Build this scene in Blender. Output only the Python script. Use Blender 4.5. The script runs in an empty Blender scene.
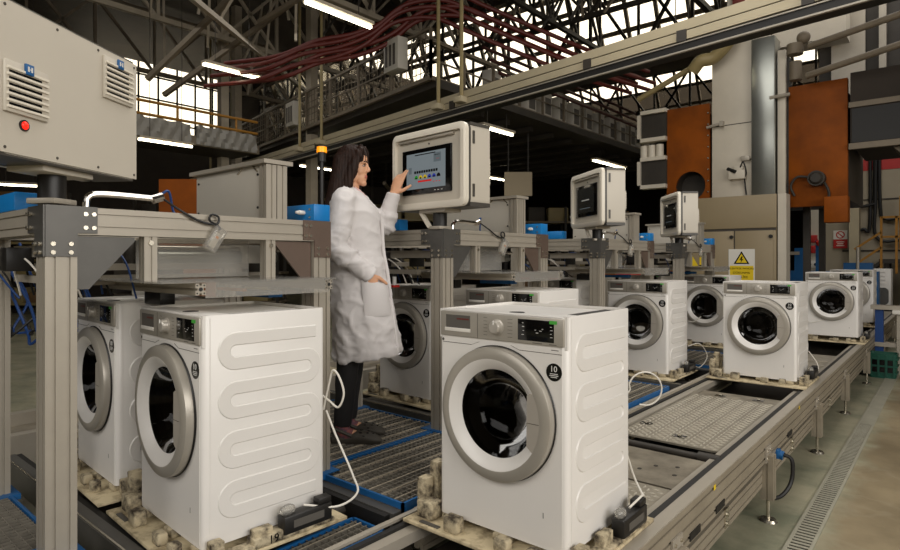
import bpy, bmesh, math, random
from mathutils import Vector, Matrix, noise, Quaternion
random.seed(7)
PI = math.pi
R = math.radians
scene = bpy.context.scene
COL = scene.collection

# ------------------------------------------------------------------ camera
CAMZ = 1.65
TH = 0.7060                      # heading, radians counter-clockwise from +Y
cam_d = bpy.data.cameras.new('camera')
cam = bpy.data.objects.new('camera', cam_d)
COL.objects.link(cam)
cam.location = (0, 0, CAMZ)
cam.rotation_euler = (PI / 2, 0, TH)
cam_d.sensor_width = 36
cam_d.lens = 593.8 / 900 * 36
cam_d.shift_y = -(275 - 259.4) / 900
cam_d.clip_start = 0.05
cam_d.clip_end = 200
scene.camera = cam

# ------------------------------------------------------------------ world / light
world = bpy.data.worlds.new('sky')
scene.world = world
world.use_nodes = True
bg = world.node_tree.nodes['Background']
bg.inputs[0].default_value = (1.0, 0.955, 0.88, 1)
bg.inputs[1].default_value = 2.4

def area(name, loc, target, sx, sy, power, color=(1, .965, .915)):
    d = bpy.data.lights.new(name, 'AREA')
    d.shape = 'RECTANGLE'; d.size = sx; d.size_y = sy
    d.energy = power; d.color = color
    o = bpy.data.objects.new(name, d); COL.objects.link(o)
    o.location = loc
    o.rotation_euler = (Vector(target) - Vector(loc)).to_track_quat('-Z', 'Y').to_euler()
    return o
area('window_daylight', (6.5, 1.0, 4.2), (-2.2, 2.6, .9), 9, 4, 640)
area('hall_lighting_front', (-1.2, -4.5, 5.0), (-2.4, 4.0, .8), 7, 3, 235)
area('hall_lighting_line', (-2.3, 4.5, 6.6), (-2.3, 4.5, 0), 3, 7, 230)
area('hall_lighting_far', (-1.0, 14.0, 6.6), (-1.0, 14.0, 0), 4, 6, 170)
area('hall_lighting_side', (-12.0, 6.0, 6.6), (-12.0, 6.0, 0), 4, 6, 50)

scene.view_settings.view_transform = 'Standard'
scene.view_settings.look = 'None'
scene.view_settings.exposure = 0
scene.view_settings.gamma = 1
scene.view_settings.use_curve_mapping = False

# ------------------------------------------------------------------ materials
def lin(c):
    return tuple(((v / 255) / 12.92 if v / 255 <= .04045 else ((v / 255 + .055) / 1.055) ** 2.4) for v in c)

def mat(name, col, rough=.5, metal=0, var=.0, scale=6, spec=.5, bump=0, bscale=60, col2=None, emit=None, stretch=(1, 1, 1), coat=0, lo=.35, hi=.65):
    m = bpy.data.materials.new(name); m.use_nodes = True
    nt = m.node_tree; b = nt.nodes['Principled BSDF']
    c = lin(col)
    b.inputs['Roughness'].default_value = rough
    b.inputs['Metallic'].default_value = metal
    b.inputs['Specular IOR Level'].default_value = spec
    if coat: b.inputs['Coat Weight'].default_value = coat
    b.inputs['Base Color'].default_value = (*c, 1)
    tc = nt.nodes.new('ShaderNodeTexCoord'); mp = nt.nodes.new('ShaderNodeMapping')
    mp.inputs['Scale'].default_value = stretch
    nt.links.new(tc.outputs['Object'], mp.inputs['Vector'])
    if var or col2:
        n = nt.nodes.new('ShaderNodeTexNoise'); n.inputs['Scale'].default_value = scale; n.inputs['Detail'].default_value = 5
        n.inputs['Roughness'].default_value = .62
        nt.links.new(mp.outputs[0], n.inputs['Vector'])
        r = nt.nodes.new('ShaderNodeValToRGB')
        c2 = lin(col2) if col2 else tuple(v * (1 - var) for v in c)
        r.color_ramp.elements[0].position = lo; r.color_ramp.elements[1].position = hi
        r.color_ramp.elements[0].color = (*c2, 1); r.color_ramp.elements[1].color = (*c, 1)
        nt.links.new(n.outputs['Fac'], r.inputs[0]); nt.links.new(r.outputs[0], b.inputs['Base Color'])
    if bump:
        n2 = nt.nodes.new('ShaderNodeTexNoise'); n2.inputs['Scale'].default_value = bscale; n2.inputs['Detail'].default_value = 4
        nt.links.new(mp.outputs[0], n2.inputs['Vector'])
        bp = nt.nodes.new('ShaderNodeBump'); bp.inputs['Strength'].default_value = bump; bp.inputs['Distance'].default_value = .01
        nt.links.new(n2.outputs['Fac'], bp.inputs['Height']); nt.links.new(bp.outputs[0], b.inputs['Normal'])
    if emit:
        b.inputs['Emission Color'].default_value = (*lin(emit[0]), 1); b.inputs['Emission Strength'].default_value = emit[1]
    return m

def glassy(name, tint, fac, rough=.05, gain=1.0, haze=0):
    """sheet of clear or tinted plastic or glass: part see-through, part glossy by view angle"""
    m = bpy.data.materials.new(name); m.use_nodes = True
    nt = m.node_tree; nt.nodes.clear()
    out = nt.nodes.new('ShaderNodeOutputMaterial'); mx = nt.nodes.new('ShaderNodeMixShader')
    tr = nt.nodes.new('ShaderNodeBsdfTransparent'); tr.inputs[0].default_value = (*lin(tint), 1)
    gl = nt.nodes.new('ShaderNodeBsdfGlossy'); gl.inputs['Roughness'].default_value = rough
    gl.inputs[0].default_value = (.9, .9, .9, 1)
    fr = nt.nodes.new('ShaderNodeFresnel'); fr.inputs[0].default_value = fac
    ml = nt.nodes.new('ShaderNodeMath'); ml.operation = 'MULTIPLY'; ml.inputs[1].default_value = gain
    nt.links.new(fr.outputs[0], ml.inputs[0]); nt.links.new(ml.outputs[0], mx.inputs[0])
    body = tr
    if haze:
        df = nt.nodes.new('ShaderNodeBsdfDiffuse'); df.inputs[0].default_value = (.62, .60, .56, 1)
        m2 = nt.nodes.new('ShaderNodeMixShader'); m2.inputs[0].default_value = haze
        nt.links.new(tr.outputs[0], m2.inputs[1]); nt.links.new(df.outputs[0], m2.inputs[2]); body = m2
    nt.links.new(body.outputs[0], mx.inputs[1]); nt.links.new(gl.outputs[0], mx.inputs[2])
    nt.links.new(mx.outputs[0], out.inputs[0])
    return m

M = {}
M['white'] = mat('white enamel', (226, 222, 216), .33, var=.03, scale=3)
M['white_plastic'] = mat('white plastic', (222, 217, 208), .4)
M['panel'] = mat('silver grey panel', (164, 158, 147), .42, metal=.25, var=.05, scale=20)
M['ring'] = mat('satin silver ring', (166, 160, 149), .36, metal=.3, var=.04, scale=12)
M['handle'] = mat('satin silver handle', (170, 163, 152), .42, metal=.2)
M['dark'] = mat('dark plastic', (26, 24, 22), .45)
M['black'] = mat('black gloss', (10, 10, 10), .12)
M['rubber'] = mat('grey rubber', (70, 68, 64), .6)
M['steel'] = mat('drum steel', (92, 88, 82), .38, metal=1, var=.2, scale=30)
M['knob'] = mat('pale satin knob', (184, 178, 168), .3, metal=.3)
M['chrome'] = mat('chrome', (205, 200, 192), .15, metal=1)
M['doorglass'] = glassy('door glass', (128, 122, 114), 1.4, .06, .38)
M['acrylic'] = glassy('clear acrylic', (240, 238, 232), 1.35, .1, .7, .28)
M['green'] = mat('green sticker', (70, 165, 60), .5)
M['legend'] = mat('printed legend', (86, 82, 76), .6)
M['legend_light'] = mat('light print', (215, 213, 208), .6)
M['alu'] = mat('anodised aluminium', (170, 162, 148), .42, metal=.2, var=.06, scale=9)
M['alu_dark'] = mat('dark groove', (70, 64, 56), .6)
M['rail'] = mat('rail aluminium', (156, 146, 128), .45, metal=.15, var=.18, scale=7, stretch=(1, .4, 1))
M['plate'] = mat('grey painted plate', (96, 94, 90), .42, metal=.4, var=.12, scale=10)
M['plate_brown'] = mat('brown grey plate', (112, 95, 84), .4, metal=.3, var=.12, scale=8)
M['bolt'] = mat('zinc bolt', (205, 198, 182), .25, metal=.9)
M['tread'] = mat('tread plate aluminium', (158, 150, 134), .42, metal=.35, var=.2, scale=7)
M['tread_top'] = mat('polished tread top', (192, 185, 170), .3, metal=.3)
M['drain'] = mat('worn drain steel', (168, 164, 146), .55, metal=.1, var=.15, scale=5)
M['sheet'] = mat('worn sheet steel', (158, 149, 132), .4, metal=.3, col2=(112, 104, 90), scale=5)
M['pallet'] = mat('dirty cream pallet', (206, 190, 155), .7, col2=(112, 96, 70), scale=11, bump=.2, lo=.3, hi=.52)
M['block'] = mat('grubby cream block', (190, 176, 146), .75, col2=(58, 48, 36), scale=18, bump=.3, lo=.38, hi=.58)
M['grate'] = mat('galvanised grate', (138, 132, 120), .5, metal=.3, var=.3, scale=20)
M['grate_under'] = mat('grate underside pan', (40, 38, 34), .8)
M['blue'] = mat('blue paint', (22, 92, 150), .45, var=.12, scale=8)
M['blue_box'] = mat('bright blue paint', (18, 124, 196), .4, var=.06, scale=5)
M['cable_blue'] = mat('blue cable', (22, 62, 120), .5)
M['cable_black'] = mat('black cable', (20, 19, 18), .5)
M['cable_white'] = mat('white cable', (222, 217, 206), .5)
M['cable_red'] = mat('red paint', (104, 34, 24), .55, var=.25, scale=9)
M['pipe_brown'] = mat('dark red pipe paint', (66, 28, 22), .55, var=.25, scale=9)
M['red'] = mat('signal red', (186, 34, 26), .45)
M['orange_bar'] = mat('amber plastic', (220, 130, 24), .5)
M['terminal'] = mat('light grey terminal paint', (198, 190, 175), .45, var=.03, scale=3)
M['terminal_rim'] = mat('pale rim', (224, 216, 200), .38)
M['terminal_dark'] = mat('dark grey edge', (72, 68, 62), .45)
M['cabinet'] = mat('pale grey cabinet', (190, 184, 172), .5, var=.05, scale=3)
M['beige'] = mat('beige cabinet paint', (150, 134, 104), .5, var=.06, scale=2)
M['oven_white'] = mat('off white steel', (206, 197, 180), .5, var=.10, scale=2)
M['orange'] = mat('rust orange paint', (140, 70, 0), .6, spec=.2, col2=(104, 50, 0), scale=1.2)
M['duct'] = mat('galvanised duct', (150, 152, 146), .3, metal=.85, var=.12, scale=2)
M['dark_steel'] = mat('dark steel', (52, 46, 38), .6, var=.3, scale=4)
M['frame_steel'] = mat('roof steel', (120, 108, 90), .6, var=.2, scale=4)
M['pale_steel'] = mat('pale roof steel', (178, 166, 146), .55, var=.15, scale=4)
M['cream'] = mat('cream painted steel', (182, 170, 142), .5, var=.08, scale=2)
M['khaki'] = mat('khaki conduit', (150, 134, 92), .5, var=.1, scale=4)
M['tray_black'] = mat('black cable tray', (24, 22, 20), .6)
M['yellow_paint'] = mat('yellow paint', (164, 114, 34), .55, var=.15, scale=6)
M['sheeting'] = mat('grey plastic sheeting', (142, 138, 130), .35, var=.15, scale=3)
M['sign_yellow'] = mat('sign yellow', (232, 200, 30), .5)
M['sign_white'] = mat('sign white', (224, 220, 210), .5)
M['sign_red'] = mat('sign red', (176, 38, 34), .5)
M['basket'] = mat('green plastic crate', (18, 78, 62), .5)
M['carton'] = mat('brown carton', (128, 98, 62), .8, var=.2, scale=5)
M['tube_light'] = mat('lit tube', (255, 245, 220), .5, emit=((255, 244, 214), 9))
M['red_lamp'] = mat('lit red lamp', (220, 30, 20), .3, emit=((255, 30, 14), 1.6))
M['amber_lamp'] = mat('lit amber lamp', (240, 150, 20), .3, emit=((255, 150, 20), .9))
M['screen_lit'] = mat('lit screen', (60, 66, 70), .25, emit=((150, 160, 164), .42))
M['scr_mid'] = mat('screen grey area', (60, 66, 70), .25, emit=((112, 122, 126), .42))
M['scr_dark'] = mat('screen dark marks', (20, 22, 24), .25)
M['scr_green'] = mat('screen green', (30, 120, 40), .25, emit=((40, 140, 50), .4))
M['scr_yellow'] = mat('screen yellow', (170, 150, 20), .25, emit=((200, 170, 30), .4))
M['scr_blue'] = mat('screen blue', (40, 50, 130), .25, emit=((50, 60, 150), .4))
M['scr_red'] = mat('screen red', (170, 30, 30), .25, emit=((200, 40, 40), .4))
M['screen_dim'] = mat('dim screen', (40, 42, 42), .2)
M['skin'] = mat('skin', (218, 164, 128), .5, var=.06, scale=30)
M['lips'] = mat('lips', (184, 110, 94), .45)
M['hair'] = mat('dark brown hair', (46, 26, 16), .5, spec=.18, col2=(24, 13, 8), scale=30, stretch=(6, 6, .6), bump=.3, bscale=40)
M['coat'] = mat('white lab coat cotton', (212, 207, 205), .8, var=.03, scale=5, bump=.08, bscale=300)
M['trousers'] = mat('black trousers', (22, 20, 20), .8, bump=.1, bscale=50)
M['clog'] = mat('dark grey clog', (66, 61, 53), .6)
M['sock'] = mat('patterned sock', (150, 84, 76), .8, col2=(70, 60, 80), scale=40)
M['pink'] = mat('pale pink collar', (224, 186, 182), .7)
M['eye_white'] = mat('eye white', (176, 164, 154), .3)
M['iris'] = mat('dark iris', (34, 22, 16), .15)
M['roof'] = mat('dark roof boarding', (74, 64, 50), .8, var=.25, scale=2)
M['wall'] = mat('dim plaster wall', (112, 98, 78), .8, var=.2, scale=1.2)
M['wall_pale'] = mat('pale wall cladding', (164, 153, 132), .7, var=.1, scale=1)
M['wall_dark'] = mat('dark wall', (52, 44, 36), .85, var=.3, scale=1)
M['pane'] = glassy('roof glazing', (250, 246, 236), 1.3, .15)

def floor_mat():
    m = mat('stained concrete', (124, 114, 92), .5)
    nt = m.node_tree; b = nt.nodes['Principled BSDF']
    tc = [n for n in nt.nodes if n.type == 'TEX_COORD'][0]
    def nz(scale, det=6):
        n = nt.nodes.new('ShaderNodeTexNoise'); n.inputs['Scale'].default_value = scale; n.inputs['Detail'].default_value = det
        n.inputs['Roughness'].default_value = .65
        nt.links.new(tc.outputs['Object'], n.inputs['Vector']); return n
    def ramp(src, a, bb, ca, cb):
        r = nt.nodes.new('ShaderNodeValToRGB'); r.color_ramp.elements[0].position = a; r.color_ramp.elements[1].position = bb
        r.color_ramp.elements[0].color = (*lin(ca), 1); r.color_ramp.elements[1].color = (*lin(cb), 1)
        nt.links.new(src, r.inputs[0]); return r
    def mix(f, a, bb):
        x = nt.nodes.new('ShaderNodeMix'); x.data_type = 'RGBA'
        nt.links.new(f, x.inputs[0]); nt.links.new(a, x.inputs[6]); nt.links.new(bb, x.inputs[7]); return x
    brown = ramp(nz(.9).outputs[0], .35, .65, (118, 104, 78), (156, 140, 110))
    green = ramp(nz(1.7).outputs[0], .38, .62, (128, 130, 108), (172, 166, 140))
    sep = nt.nodes.new('ShaderNodeSeparateXYZ'); nt.links.new(tc.outputs['Object'], sep.inputs[0])
    ad = nt.nodes.new('ShaderNodeMath'); ad.operation = 'MULTIPLY_ADD'
    n3 = nz(2.2); nt.links.new(n3.outputs[0], ad.inputs[0]); ad.inputs[1].default_value = .5; nt.links.new(sep.outputs[0], ad.inputs[2])
    mr = nt.nodes.new('ShaderNodeMapRange'); mr.inputs[1].default_value = -.42; mr.inputs[2].default_value = -.25
    nt.links.new(ad.outputs[0], mr.inputs[0])
    base = mix(mr.outputs[0], green.outputs[0], brown.outputs[0])
    # pale dried puddle rims
    n4 = nz(1.3, 3)
    rr = nt.nodes.new('ShaderNodeValToRGB'); cr = rr.color_ramp
    cr.elements[0].position = .50; cr.elements[0].color = (0, 0, 0, 1)
    cr.elements[1].position = .56; cr.elements[1].color = (0, 0, 0, 1)
    e = cr.elements.new(.53); e.color = (.22, .22, .22, 1)
    nt.links.new(n4.outputs[0], rr.inputs[0])
    pale = nt.nodes.new('ShaderNodeRGB'); pale.outputs[0].default_value = (*lin((168, 158, 134)), 1)
    fin = mix(rr.outputs[0], base.outputs[2], pale.outputs[0])
    nt.links.new(fin.outputs[2], b.inputs['Base Color'])
    rg = nt.nodes.new('ShaderNodeMapRange'); rg.inputs[3].default_value = .3; rg.inputs[4].default_value = .7
    nt.links.new(n3.outputs[0], rg.inputs[0]); nt.links.new(rg.outputs[0], b.inputs['Roughness'])
    return m
M['floor'] = floor_mat()

# ------------------------------------------------------------------ mesh builder
class MB:
    def __init__(s):
        s.bm = bmesh.new(); s.mats = []; s.cur = 0
    def mat(s, m):
        if m not in s.mats: s.mats.append(m)
        s.cur = s.mats.index(m); return s
    def _mark(s, faces):
        for f in faces: f.material_index = s.cur
    def box(s, lo, hi, bev=0, rot=0, pivot=None, mtx=None):
        c = [(a + b) / 2 for a, b in zip(lo, hi)]; d = [max(abs(b - a), 1e-5) for a, b in zip(lo, hi)]
        r = bmesh.ops.create_cube(s.bm, size=1)
        vs = r['verts']
        for v in vs: v.co = Vector((v.co.x * d[0], v.co.y * d[1], v.co.z * d[2]))
        faces = list({f for v in vs for f in v.link_faces})
        s._mark(faces)
        if bev:
            es = list({e for v in vs for e in v.link_edges})
            o = bmesh.ops.bevel(s.bm, geom=es, offset=bev, segments=2, affect='EDGES', profile=.5)
            vs = list({v for f in o['faces'] for v in f.verts} | {v for v in vs if v.is_valid})
            fs = {f for v in vs for f in v.link_faces}; s._mark(fs)
        T = Matrix.Translation(c)
        if rot: T = T @ Matrix.Rotation(rot, 4, 'Z')
        if mtx is not None: T = mtx @ T
        for v in vs: v.co = T @ v.co
        return s
    def bar(s, a, b, w, h=None, up=(0, 0, 1)):
        """rectangular bar from a to b, w wide, h tall"""
        h = w if h is None else h
        a = Vector(a); b = Vector(b); d = (b - a); L = d.length
        if L < 1e-6: return s
        d.normalize(); u = Vector(up)
        if abs(d.dot(u)) > .98: u = Vector((1, 0, 0))
        x = d.cross(u).normalized(); z = x.cross(d).normalized()
        vs = []
        for p in (a, b):
            for i, j in ((-1, -1), (1, -1), (1, 1), (-1, 1)):
                vs.append(s.bm.verts.new(p + x * i * w / 2 + z * j * h / 2))
        fs = [s.bm.faces.new([vs[i] for i in q]) for q in ((3, 2, 1, 0), (4, 5, 6, 7), (0, 1, 5, 4), (1, 2, 6, 5), (2, 3, 7, 6), (3, 0, 4, 7))]
        s._mark(fs); return s
    def tube(s, pts, r, n=8, caps=True):
        pts = [Vector(p) for p in pts]; rs = r if isinstance(r, (list, tuple)) else [r] * len(pts)
        rings = []; prev = None
        for i, p in enumerate(pts):
            d = (pts[min(i + 1, len(pts) - 1)] - pts[max(i - 1, 0)])
            if d.length < 1e-9: d = Vector((0, 0, 1))
            d.normalize()
            if prev is None:
                u = Vector((0, 0, 1)) if abs(d.z) < .9 else Vector((1, 0, 0))
                x = d.cross(u).normalized()
            else:
                x = (prev - d * prev.dot(d)).normalized()
            prev = x; y = d.cross(x)
            rr = rs[i]; rx, ry = rr if isinstance(rr, tuple) else (rr, rr)
            rings.append([s.bm.verts.new(p + x * math.cos(2 * PI * k / n) * rx + y * math.sin(2 * PI * k / n) * ry) for k in range(n)])
        s._rings(rings, caps); return s
    def _rings(s, rings, caps=True, closed=True):
        fs = []; n = len(rings[0])
        for a, b in zip(rings, rings[1:]):
            for k in range(n if closed else n - 1):
                fs.append(s.bm.faces.new((a[k], a[(k + 1) % n], b[(k + 1) % n], b[k])))
        if caps:
            fs.append(s.bm.faces.new(list(reversed(rings[0])))); fs.append(s.bm.faces.new(rings[-1]))
        s._mark(fs)
    def loft(s, rings, caps=True):
        s._rings([[s.bm.verts.new(p) for p in r] for r in rings], caps); return s
    def cyl(s, a, b, r, n=16, r2=None):
        return s.tube([a, b], [r, r if r2 is None else r2], n)
    def lathe(s, prof, n=48, mtx=None, caps=False):
        """prof: (radius, height) around local z"""
        mtx = mtx or Matrix()
        rings = [[s.bm.verts.new(mtx @ Vector((r * math.cos(2 * PI * k / n), r * math.sin(2 * PI * k / n), h))) for k in range(n)] for r, h in prof]
        s._rings(rings, caps); return s
    def prism(s, pts, o, u, v, w):
        """polygon pts in the plane o + a*u + b*v, extruded along vector w"""
        o = Vector(o); u = Vector(u); v = Vector(v); w = Vector(w)
        A = [s.bm.verts.new(o + u * a + v * b) for a, b in pts]; B = [s.bm.verts.new(p.co + w) for p in A]
        n = len(A)
        fs = [s.bm.faces.new(list(reversed(A))), s.bm.faces.new(B)]
        for k in range(n): fs.append(s.bm.faces.new((A[k], A[(k + 1) % n], B[(k + 1) % n], B[k])))
        s._mark(fs); return s
    def sphere(s, c, r, n=16, m=10, mtx=None):
        rr = r if isinstance(r, (list, tuple)) else (r, r, r)
        T = Matrix.Translation(c) @ (mtx or Matrix()) @ Matrix.Diagonal((*rr, 1))
        o = bmesh.ops.create_uvsphere(s.bm, u_segments=n, v_segments=m, radius=1, matrix=T)
        s._mark({f for v in o['verts'] for f in v.link_faces}); return s
    def face(s, pts):
        f = s.bm.faces.new([s.bm.verts.new(p) for p in pts]); s._mark([f]); return s
    def mesh(s, name, smooth=35):
        bmesh.ops.recalc_face_normals(s.bm, faces=s.bm.faces)
        me = bpy.data.meshes.new(name); s.bm.to_mesh(me); s.bm.free()
        if smooth:
            me.shade_smooth(); me.set_sharp_from_angle(angle=R(smooth))
        for m in s.mats: me.materials.append(m)
        return me
    def build(s, name, material=None, parent=None, loc=None, smooth=35):
        if material is not None and not s.mats: s.mats.append(M[material] if isinstance(material, str) else material)
        return link(name, s.mesh(name, smooth), parent, loc)

def link(name, me, parent=None, loc=None):
    o = bpy.data.objects.new(name, me); COL.objects.link(o)
    if parent is not None: o.parent = parent
    if loc is not None: o.location = loc
    return o
def mb(m=None):
    b = MB()
    if m: b.mat(M[m])
    return b
def tag(o, label=None, cat=None, group=None, kind=None):
    if label: o['label'] = label
    if cat: o['category'] = cat
    if group: o['group'] = group
    if kind: o['kind'] = kind
    return o
def thing(name, label, cat, loc=(0, 0, 0), rz=0, group=None):
    o = bpy.data.objects.new(name, None); COL.objects.link(o)
    o.location = loc; o.rotation_euler = (0, 0, rz); o.empty_display_size = .1
    return tag(o, label, cat, group)
def struct(o): return tag(o, kind='structure')
def kids(o): return [c for c in COL.objects if c.parent == o]
def dup(root, loc, rz=0, label=None, group=None, skip=()):
    def rec(o, parent):
        c = o.copy(); COL.objects.link(c)
        if parent is not None: c.parent = parent
        for ch in kids(o):
            if ch.name.split('.')[0] in skip: continue
            rec(ch, c)
        return c
    r = rec(root, None)
    r.location = loc; r.rotation_euler = (0, 0, rz)
    if label: r['label'] = label
    if group: r['group'] = group
    return r
def text_mesh(body, size, depth=.0006):
    cu = bpy.data.curves.new('lettering', 'FONT'); cu.body = body; cu.size = size; cu.align_x = 'CENTER'; cu.align_y = 'CENTER'
    cu.extrude = depth; cu.resolution_u = 3
    o = bpy.data.objects.new('lettering', cu); COL.objects.link(o)
    dg = bpy.context.evaluated_depsgraph_get()
    me = bpy.data.meshes.new_from_object(o.evaluated_get(dg))
    bpy.data.objects.remove(o); bpy.data.curves.remove(cu)
    return me
def add_text(name, body, size, material, parent, loc, rot=(PI / 2, 0, 0), depth=.0006):
    me = text_mesh(body, size, depth); me.materials.clear(); me.materials.append(M[material])
    o = link(name, me, parent, loc); o.rotation_euler = rot
    return o
def slot_profile(w, h, nx=2, ny=2, gw=.010, gd=.007):
    """outline of an aluminium profile with T-slot grooves"""
    pts = []
    def side(p, q, n):
        p = Vector(p); q = Vector(q); d = (q - p); L = d.length; d.normalize(); inn = Vector((-d.y, d.x))
        pts.append(tuple(p))
        for i in range(n):
            c = L * (i + .5) / n if n > 1 else L / 2
            if n == 2: c = L * (.27 if i == 0 else .73)
            for t, k in ((c - gw / 2, 0), (c - gw / 2, gd), (c + gw / 2, gd), (c + gw / 2, 0)):
                pts.append(tuple(p + d * t + inn * k))
    a, b = w / 2, h / 2
    side((-a, -b), (a, -b), nx); side((a, -b), (a, b), ny); side((a, b), (-a, b), nx); side((-a, b), (-a, -b), ny)
    return pts
def rrect(w, h, r, n=5, cx=0, cy=0):
    pts = []
    for sx, sy, a0 in ((1, 1, 0), (-1, 1, 90), (-1, -1, 180), (1, -1, 270)):
        for i in range(n + 1):
            a = R(a0 + 90 * i / n)
            pts.append((cx + sx * (w / 2 - r) + r * math.cos(a), cy + sy * (h / 2 - r) + r * math.sin(a)))
    return pts
def arc(c, r, a0, a1, n, ax='xz'):
    out = []
    for i in range(n + 1):
        a = R(a0 + (a1 - a0) * i / n); p = [c[0], c[1], c[2]]
        i0, i1 = 'xyz'.index(ax[0]), 'xyz'.index(ax[1])
        p[i0] += r * math.cos(a); p[i1] += r * math.sin(a); out.append(tuple(p))
    return out
def smooth_pts(pts, n=6):
    """Catmull-Rom through the points"""
    P = [Vector(p) for p in pts]; P = [P[0] * 2 - P[1]] + P + [P[-1] * 2 - P[-2]]
    out = []
    for i in range(1, len(P) - 2):
        for k in range(n):
            t = k / n
            out.append(.5 * ((2 * P[i]) + (P[i + 1] - P[i - 1]) * t + (2 * P[i - 1] - 5 * P[i] + 4 * P[i + 1] - P[i + 2]) * t * t + (3 * P[i] - P[i - 1] - 3 * P[i + 1] + P[i + 2]) * t ** 3))
    out.append(P[-2]); return out

# ------------------------------------------------------------------ the hall
struct(mb('floor').box((-24, -9, -.2), (9, 36, 0)).build('floor'))
struct(mb('wall_dark').box((-24.3, -9, 0), (-24, 36, 6.2)).build('wall_left'))
def wall_window():
    b = mb('wall_dark')
    b.box((-24.3, -9, 6.2), (-24, 7.4, 12)); b.box((-24.3, 13.4, 6.2), (-24, 36, 12))
    b.box((-24.3, 7.4, 10.6), (-24, 13.4, 12))
    return b.build('wall_left_upper')
struct(wall_window())
w = struct(mb('dark_steel').box((-24.12, 7.3, 6.15), (-24, 7.5, 10.7)).box((-24.12, 13.3, 6.15), (-24, 13.5, 10.7)).box((-24.12, 7.4, 10.55), (-24, 13.4, 10.7)).box((-24.12, 7.4, 6.15), (-24, 13.4, 6.3)).build('window_1'))
b = mb('dark_steel')
for i in range(1, 8): b.bar((-24.05, 7.4 + i * .75, 6.2), (-24.05, 7.4 + i * .75, 10.6), .06)
for i in range(1, 5): b.bar((-24.05, 7.4, 6.2 + i * .88), (-24.05, 13.4, 6.2 + i * .88), .06)
b.build('glazing_bars', None, w)
mb('pane').box((-24.2, 7.5, 6.3), (-24.18, 13.3, 10.55)).build('pane', None, w)
struct(mb('wall').box((8.7, -9, 0), (9, 36, 12)).build('wall_right'))
struct(mb('wall').box((-24, -9.3, 0), (9, -9, 12)).build('wall_front'))
struct(mb('wall_dark').box((-24, 35.7, 0), (9, 36, 12)).build('wall_back'))
# roof: one flat bay, then stepped monitors with glazing
struct(mb('roof').box((-24, -9, 9.3), (9, 14.6, 9.5)).build('ceiling'))
b = mb('roof')
b.prism([(15.6, 7.0), (23.0, 8.9), (23.0, 9.1), (15.6, 7.2)], (-24, 0, 0), (0, 1, 0), (0, 0, 1), (33, 0, 0))
b.prism([(24.0, 7.0), (36, 8.9), (36, 9.1), (24.0, 7.2)], (-24, 0, 0), (0, 1, 0), (0, 0, 1), (33, 0, 0))
struct(b.build('ceiling_monitor'))
for i, (y0, z0, y1, z1) in enumerate(((14.6, 9.3, 15.6, 7.05), (23.0, 9.0, 24.0, 7.05))):
    w = mb('frame_steel').bar((-24, y0, z0), (9, y0, z0), .14).bar((-24, y1, z1), (9, y1, z1), .14)
    w = struct(w.build('window_%d' % (i + 2)))
    b = mb('frame_steel')
    x = -23.5
    while x < 9:
        b.bar((x, y0, z0), (x, y1, z1), .09); x += .8
    for t in (.33, .66): b.bar((-24, y0 + (y1 - y0) * t, z0 + (z1 - z0) * t), (9, y0 + (y1 - y0) * t, z0 + (z1 - z0) * t), .1)
    b.build('glazing_bars', None, w)
    mb('pane').prism([(y0, z0), (y1, z1), (y1 + .02, z1), (y0 + .02, z0)], (-24, 0, 0), (0, 1, 0), (0, 0, 1), (33, 0, 0)).build('pane', None, w)
# pale cladding wall beyond the oven, with red band
struct(mb('wall_pale').box((-2.8, 19.0, 0), (8.7, 19.2, 7.2)).build('wall_far_right'))
b = struct(mb('sign_red').box((-2.15, 18.985, 3.98), (-.2, 19.0, 4.28)).build('trim_1'))
struct(mb('dark_steel').box((-2.19, 18.97, 0), (-2.16, 19.0, 7.0)).box((-2.33, 18.98, 1.86), (8.7, 19.0, 1.9)).box((-1.0, 18.98, 0), (-.96, 19.0, 7.0)).box((-2.3, 18.98, 3.2), (8.7, 19.0, 3.23)).build('trim_2'))
struct(mb('cream').box((-2.14, 18.6, 0), (-1.92, 19.0, 7.2)).build('trim_3'))   # pilaster

# roof trusses (each a thing)
def truss(name, label, p0, p1, zb, zt, n, w, m, group='roof trusses'):
    b = mb(m); p0 = Vector((*p0, 0)); p1 = Vector((*p1, 0))
    zb0, zb1 = zb if isinstance(zb, tuple) else (zb, zb)
    def B(t): p = p0.lerp(p1, t); return (p.x, p.y, zb0 + (zb1 - zb0) * t)
    def T(t): p = p0.lerp(p1, t); return (p.x, p.y, zt)
    b.bar(B(0), B(1), w); b.bar(T(0), T(1), w)
    b2 = mb(m)
    for i in range(n):
        b2.bar(B(i / n), T((i + 1) / n) if i % 2 else T((i + .0) / n), w * .6)
        b2.bar(T(i / n), B((i + 1) / n), w * .6)
        b2.bar(B((i + 1) / n), T((i + 1) / n), w * .5)
    t = thing(name, label, 'truss', group=group)
    b.build('chord', None, t); b2.build('web', None, t)
    return t
truss('roof_truss', 'pale steel roof truss nearest the top left corner, above the first fluorescent tubes', (-10.5, 3.0), (-10.5, 14.4), 7.4, 9.1, 7, .12, 'pale_steel')
truss('roof_truss', 'pale steel roof truss second from the top left corner', (-14.5, 3.0), (-14.5, 14.4), 7.4, 9.1, 7, .12, 'pale_steel')
truss('roof_truss', 'pale steel roof truss farthest left, crossing the arched bright window', (-18.5, 3.0), (-18.5, 14.4), 7.3, 9.1, 7, .12, 'frame_steel')
truss('roof_truss', 'dark steel truss running under the long bright skylight', (-24, 14.9), (6, 14.9), 6.9, 9.1, 22, .13, 'dark_steel')
truss('roof_truss', 'dark steel truss crossing in front of the skylight above the wire mesh gantry', (-20, 12.6), (4, 12.6), 7.3, 9.1, 16, .10, 'dark_steel')
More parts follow.
